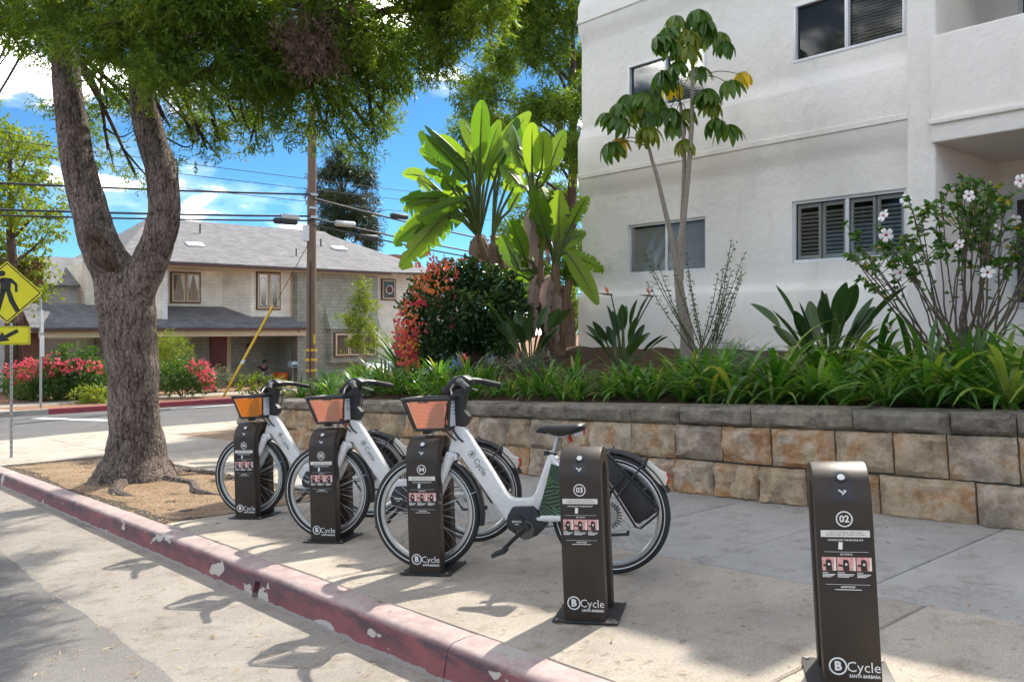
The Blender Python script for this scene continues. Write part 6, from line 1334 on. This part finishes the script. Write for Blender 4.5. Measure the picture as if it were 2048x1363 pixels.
def rosette(name,label,base,n,L_,W_,el0,el1,bend,mat,fold=.35,lean=None):
    r=thing(name,label,'plant',base,0,False)
    for k in range(n):
        a=k*2.4; e=R(random.uniform(el0,el1)); C,S=strap(a,e,L_*random.uniform(.75,1.1),W_,R(random.uniform(*bend)),8); ribbon('leaf',[(C,S,fold)],mat,r,random.random())
    m=MB(); m.tube([(0,0,-.1),(0,0,.12)],[.10,.06],8); m.build('leaf_base',M_crown,r); return r
G_agv=leafmat('agave leaves',[(0,(.10,.16,.03)),(.6,(.2,.27,.05)),(1,(.34,.36,.07))],.4,.4,.5)
ag=at(722,768,20); rosette('agave','bright yellow-green agave rosette beyond the stone wall, near the pole',(ag.x,ag.y,ag.z),26,.62,.14,25,85,(-10,30),G_agv)
yu=at(800,735,22); rosette('yucca','large spiky green yucca between the house and the flowering bush',(yu.x,yu.y,yu.z),46,1.3,.09,0,85,(0,35),G_mid)
dg=at(600,800,15.6); r=thing('dry_grass_tuft','tuft of dry straw-coloured twigs at the far end of the stone wall','plant',(dg.x,dg.y,gz(dg.y)+.6),0,False)
G_dry=leafmat('dry straw',[(0,(.30,.2,.11)),(1,(.5,.38,.22))],.2)
ribbon('straw',[strap(random.uniform(0,6.28),R(random.uniform(15,80)),random.uniform(.3,.6),.012,R(random.uniform(20,90)),6)+(.1,) for _ in range(70)],G_dry,r,[random.random() for _ in range(70)])
m=MB(); m.tube([(0,0,-.15),(0,0,.06)],[.06,.03],8); m.build('tuft_base',M_crown,r)
# unseen tree added behind the white building; its crown breaks the shade edge
far_tree('evergreen_tree','unseen evergreen tree added behind the white building to break its roof shadow',Vector((15.5,4.0,.6)),[(Vector((12.5+random.uniform(-.5,1.5),y,8.1+random.uniform(.0,.7))),random.uniform(.35,.75)) for y in (4.2,5.0,5.9,6.6,7.4,8.3,9.2,9.9)],G_mid,220,8,.3,.14,.05,.25,sub=5,top=8.0)

# trees on the other side of the street (they show in the window glass)
for i,(x,y,h) in enumerate(((-15,3,6.5),(-16,12,7),(-15,-7,7))):
    far_tree('street_tree',('leafy tree across the street, opposite the docks','leafy tree across the street, opposite the street corner','leafy tree across the street, behind the viewer')[i],Vector((x,y,gz(y)-.1)),[(Vector((x+random.gauss(0,1.3),y+random.gauss(0,1.6),h*random.uniform(.45,1))),random.uniform(.9,1.5)) for _ in range(13)],G_mid,40,7,.5,.28,.14,.25,sub=5)
# ================================================================ litter
G_lit=leafmat('fallen leaves',[(0,(.22,.13,.05)),(.5,(.38,.26,.12)),(.8,(.45,.36,.2)),(1,(.3,.12,.04))],.1)
P=[]
def zlit(x,y):
    if x<2.17: return gz(y)-.152
    if x<2.37: return gz(y)+.006
    return gz(y)+.006
for _ in range(1500):
    x=random.uniform(-2.5,6.0) if random.random()<.6 else random.gauss(1.5,.5); y=random.uniform(1.2,15)
    if 2.15<x<2.23 : continue
    P.append((x,y,zlit(x,y)+.002))
P=arr(P); D=unit(np.concatenate([RNG.normal(size=(len(P),2)),RNG.normal(size=(len(P),1))*.08],1)); o=leaf_cloud('fallen_leaves',P,D,.022+.04*RNG.random(len(P)),.005+.008*RNG.random(len(P)),G_lit,None,RNG.random(len(P)),.0,np.array([0,0,6.])); tag(o,'scattered dry leaves and needles on road and pavement','leaf litter',None,'stuff')
Pd=arr([(random.uniform(2.4,4.1),random.uniform(7.3,14.3),0) for _ in range(5200)]); Pd[:,2]=[gz(y)-.012+.05*math.exp(-(math.hypot(x-3.14,y-10.5)/.8)**2) for x,y,_ in Pd]; D=unit(np.concatenate([RNG.normal(size=(len(Pd),2)),RNG.normal(size=(len(Pd),1))*.15],1)); o=leaf_cloud('dirt_litter',Pd,D,.02+.03*RNG.random(len(Pd)),.006+.006*RNG.random(len(Pd)),G_lit,None,RNG.random(len(Pd)),.0,np.array([0,0,5.])); tag(o,'dry needles and leaf litter on the bare parkway strip','leaf litter',None,'stuff')
Ps=arr([(random.uniform(6.5,10.4),random.uniform(.5,14),0) for _ in range(1800)]); Ps[:,2]=[soil(x,y)+.01 for x,y,_ in Ps]; D=unit(np.concatenate([RNG.normal(size=(len(Ps),2)),RNG.normal(size=(len(Ps),1))*.2],1)); o=leaf_cloud('planter_litter',Ps,D,.02+.03*RNG.random(len(Ps)),.008+.008*RNG.random(len(Ps)),G_lit,None,RNG.random(len(Ps)),.0,np.array([0,0,5.])); tag(o,'dry leaf litter on the planter soil','leaf litter',None,'stuff')
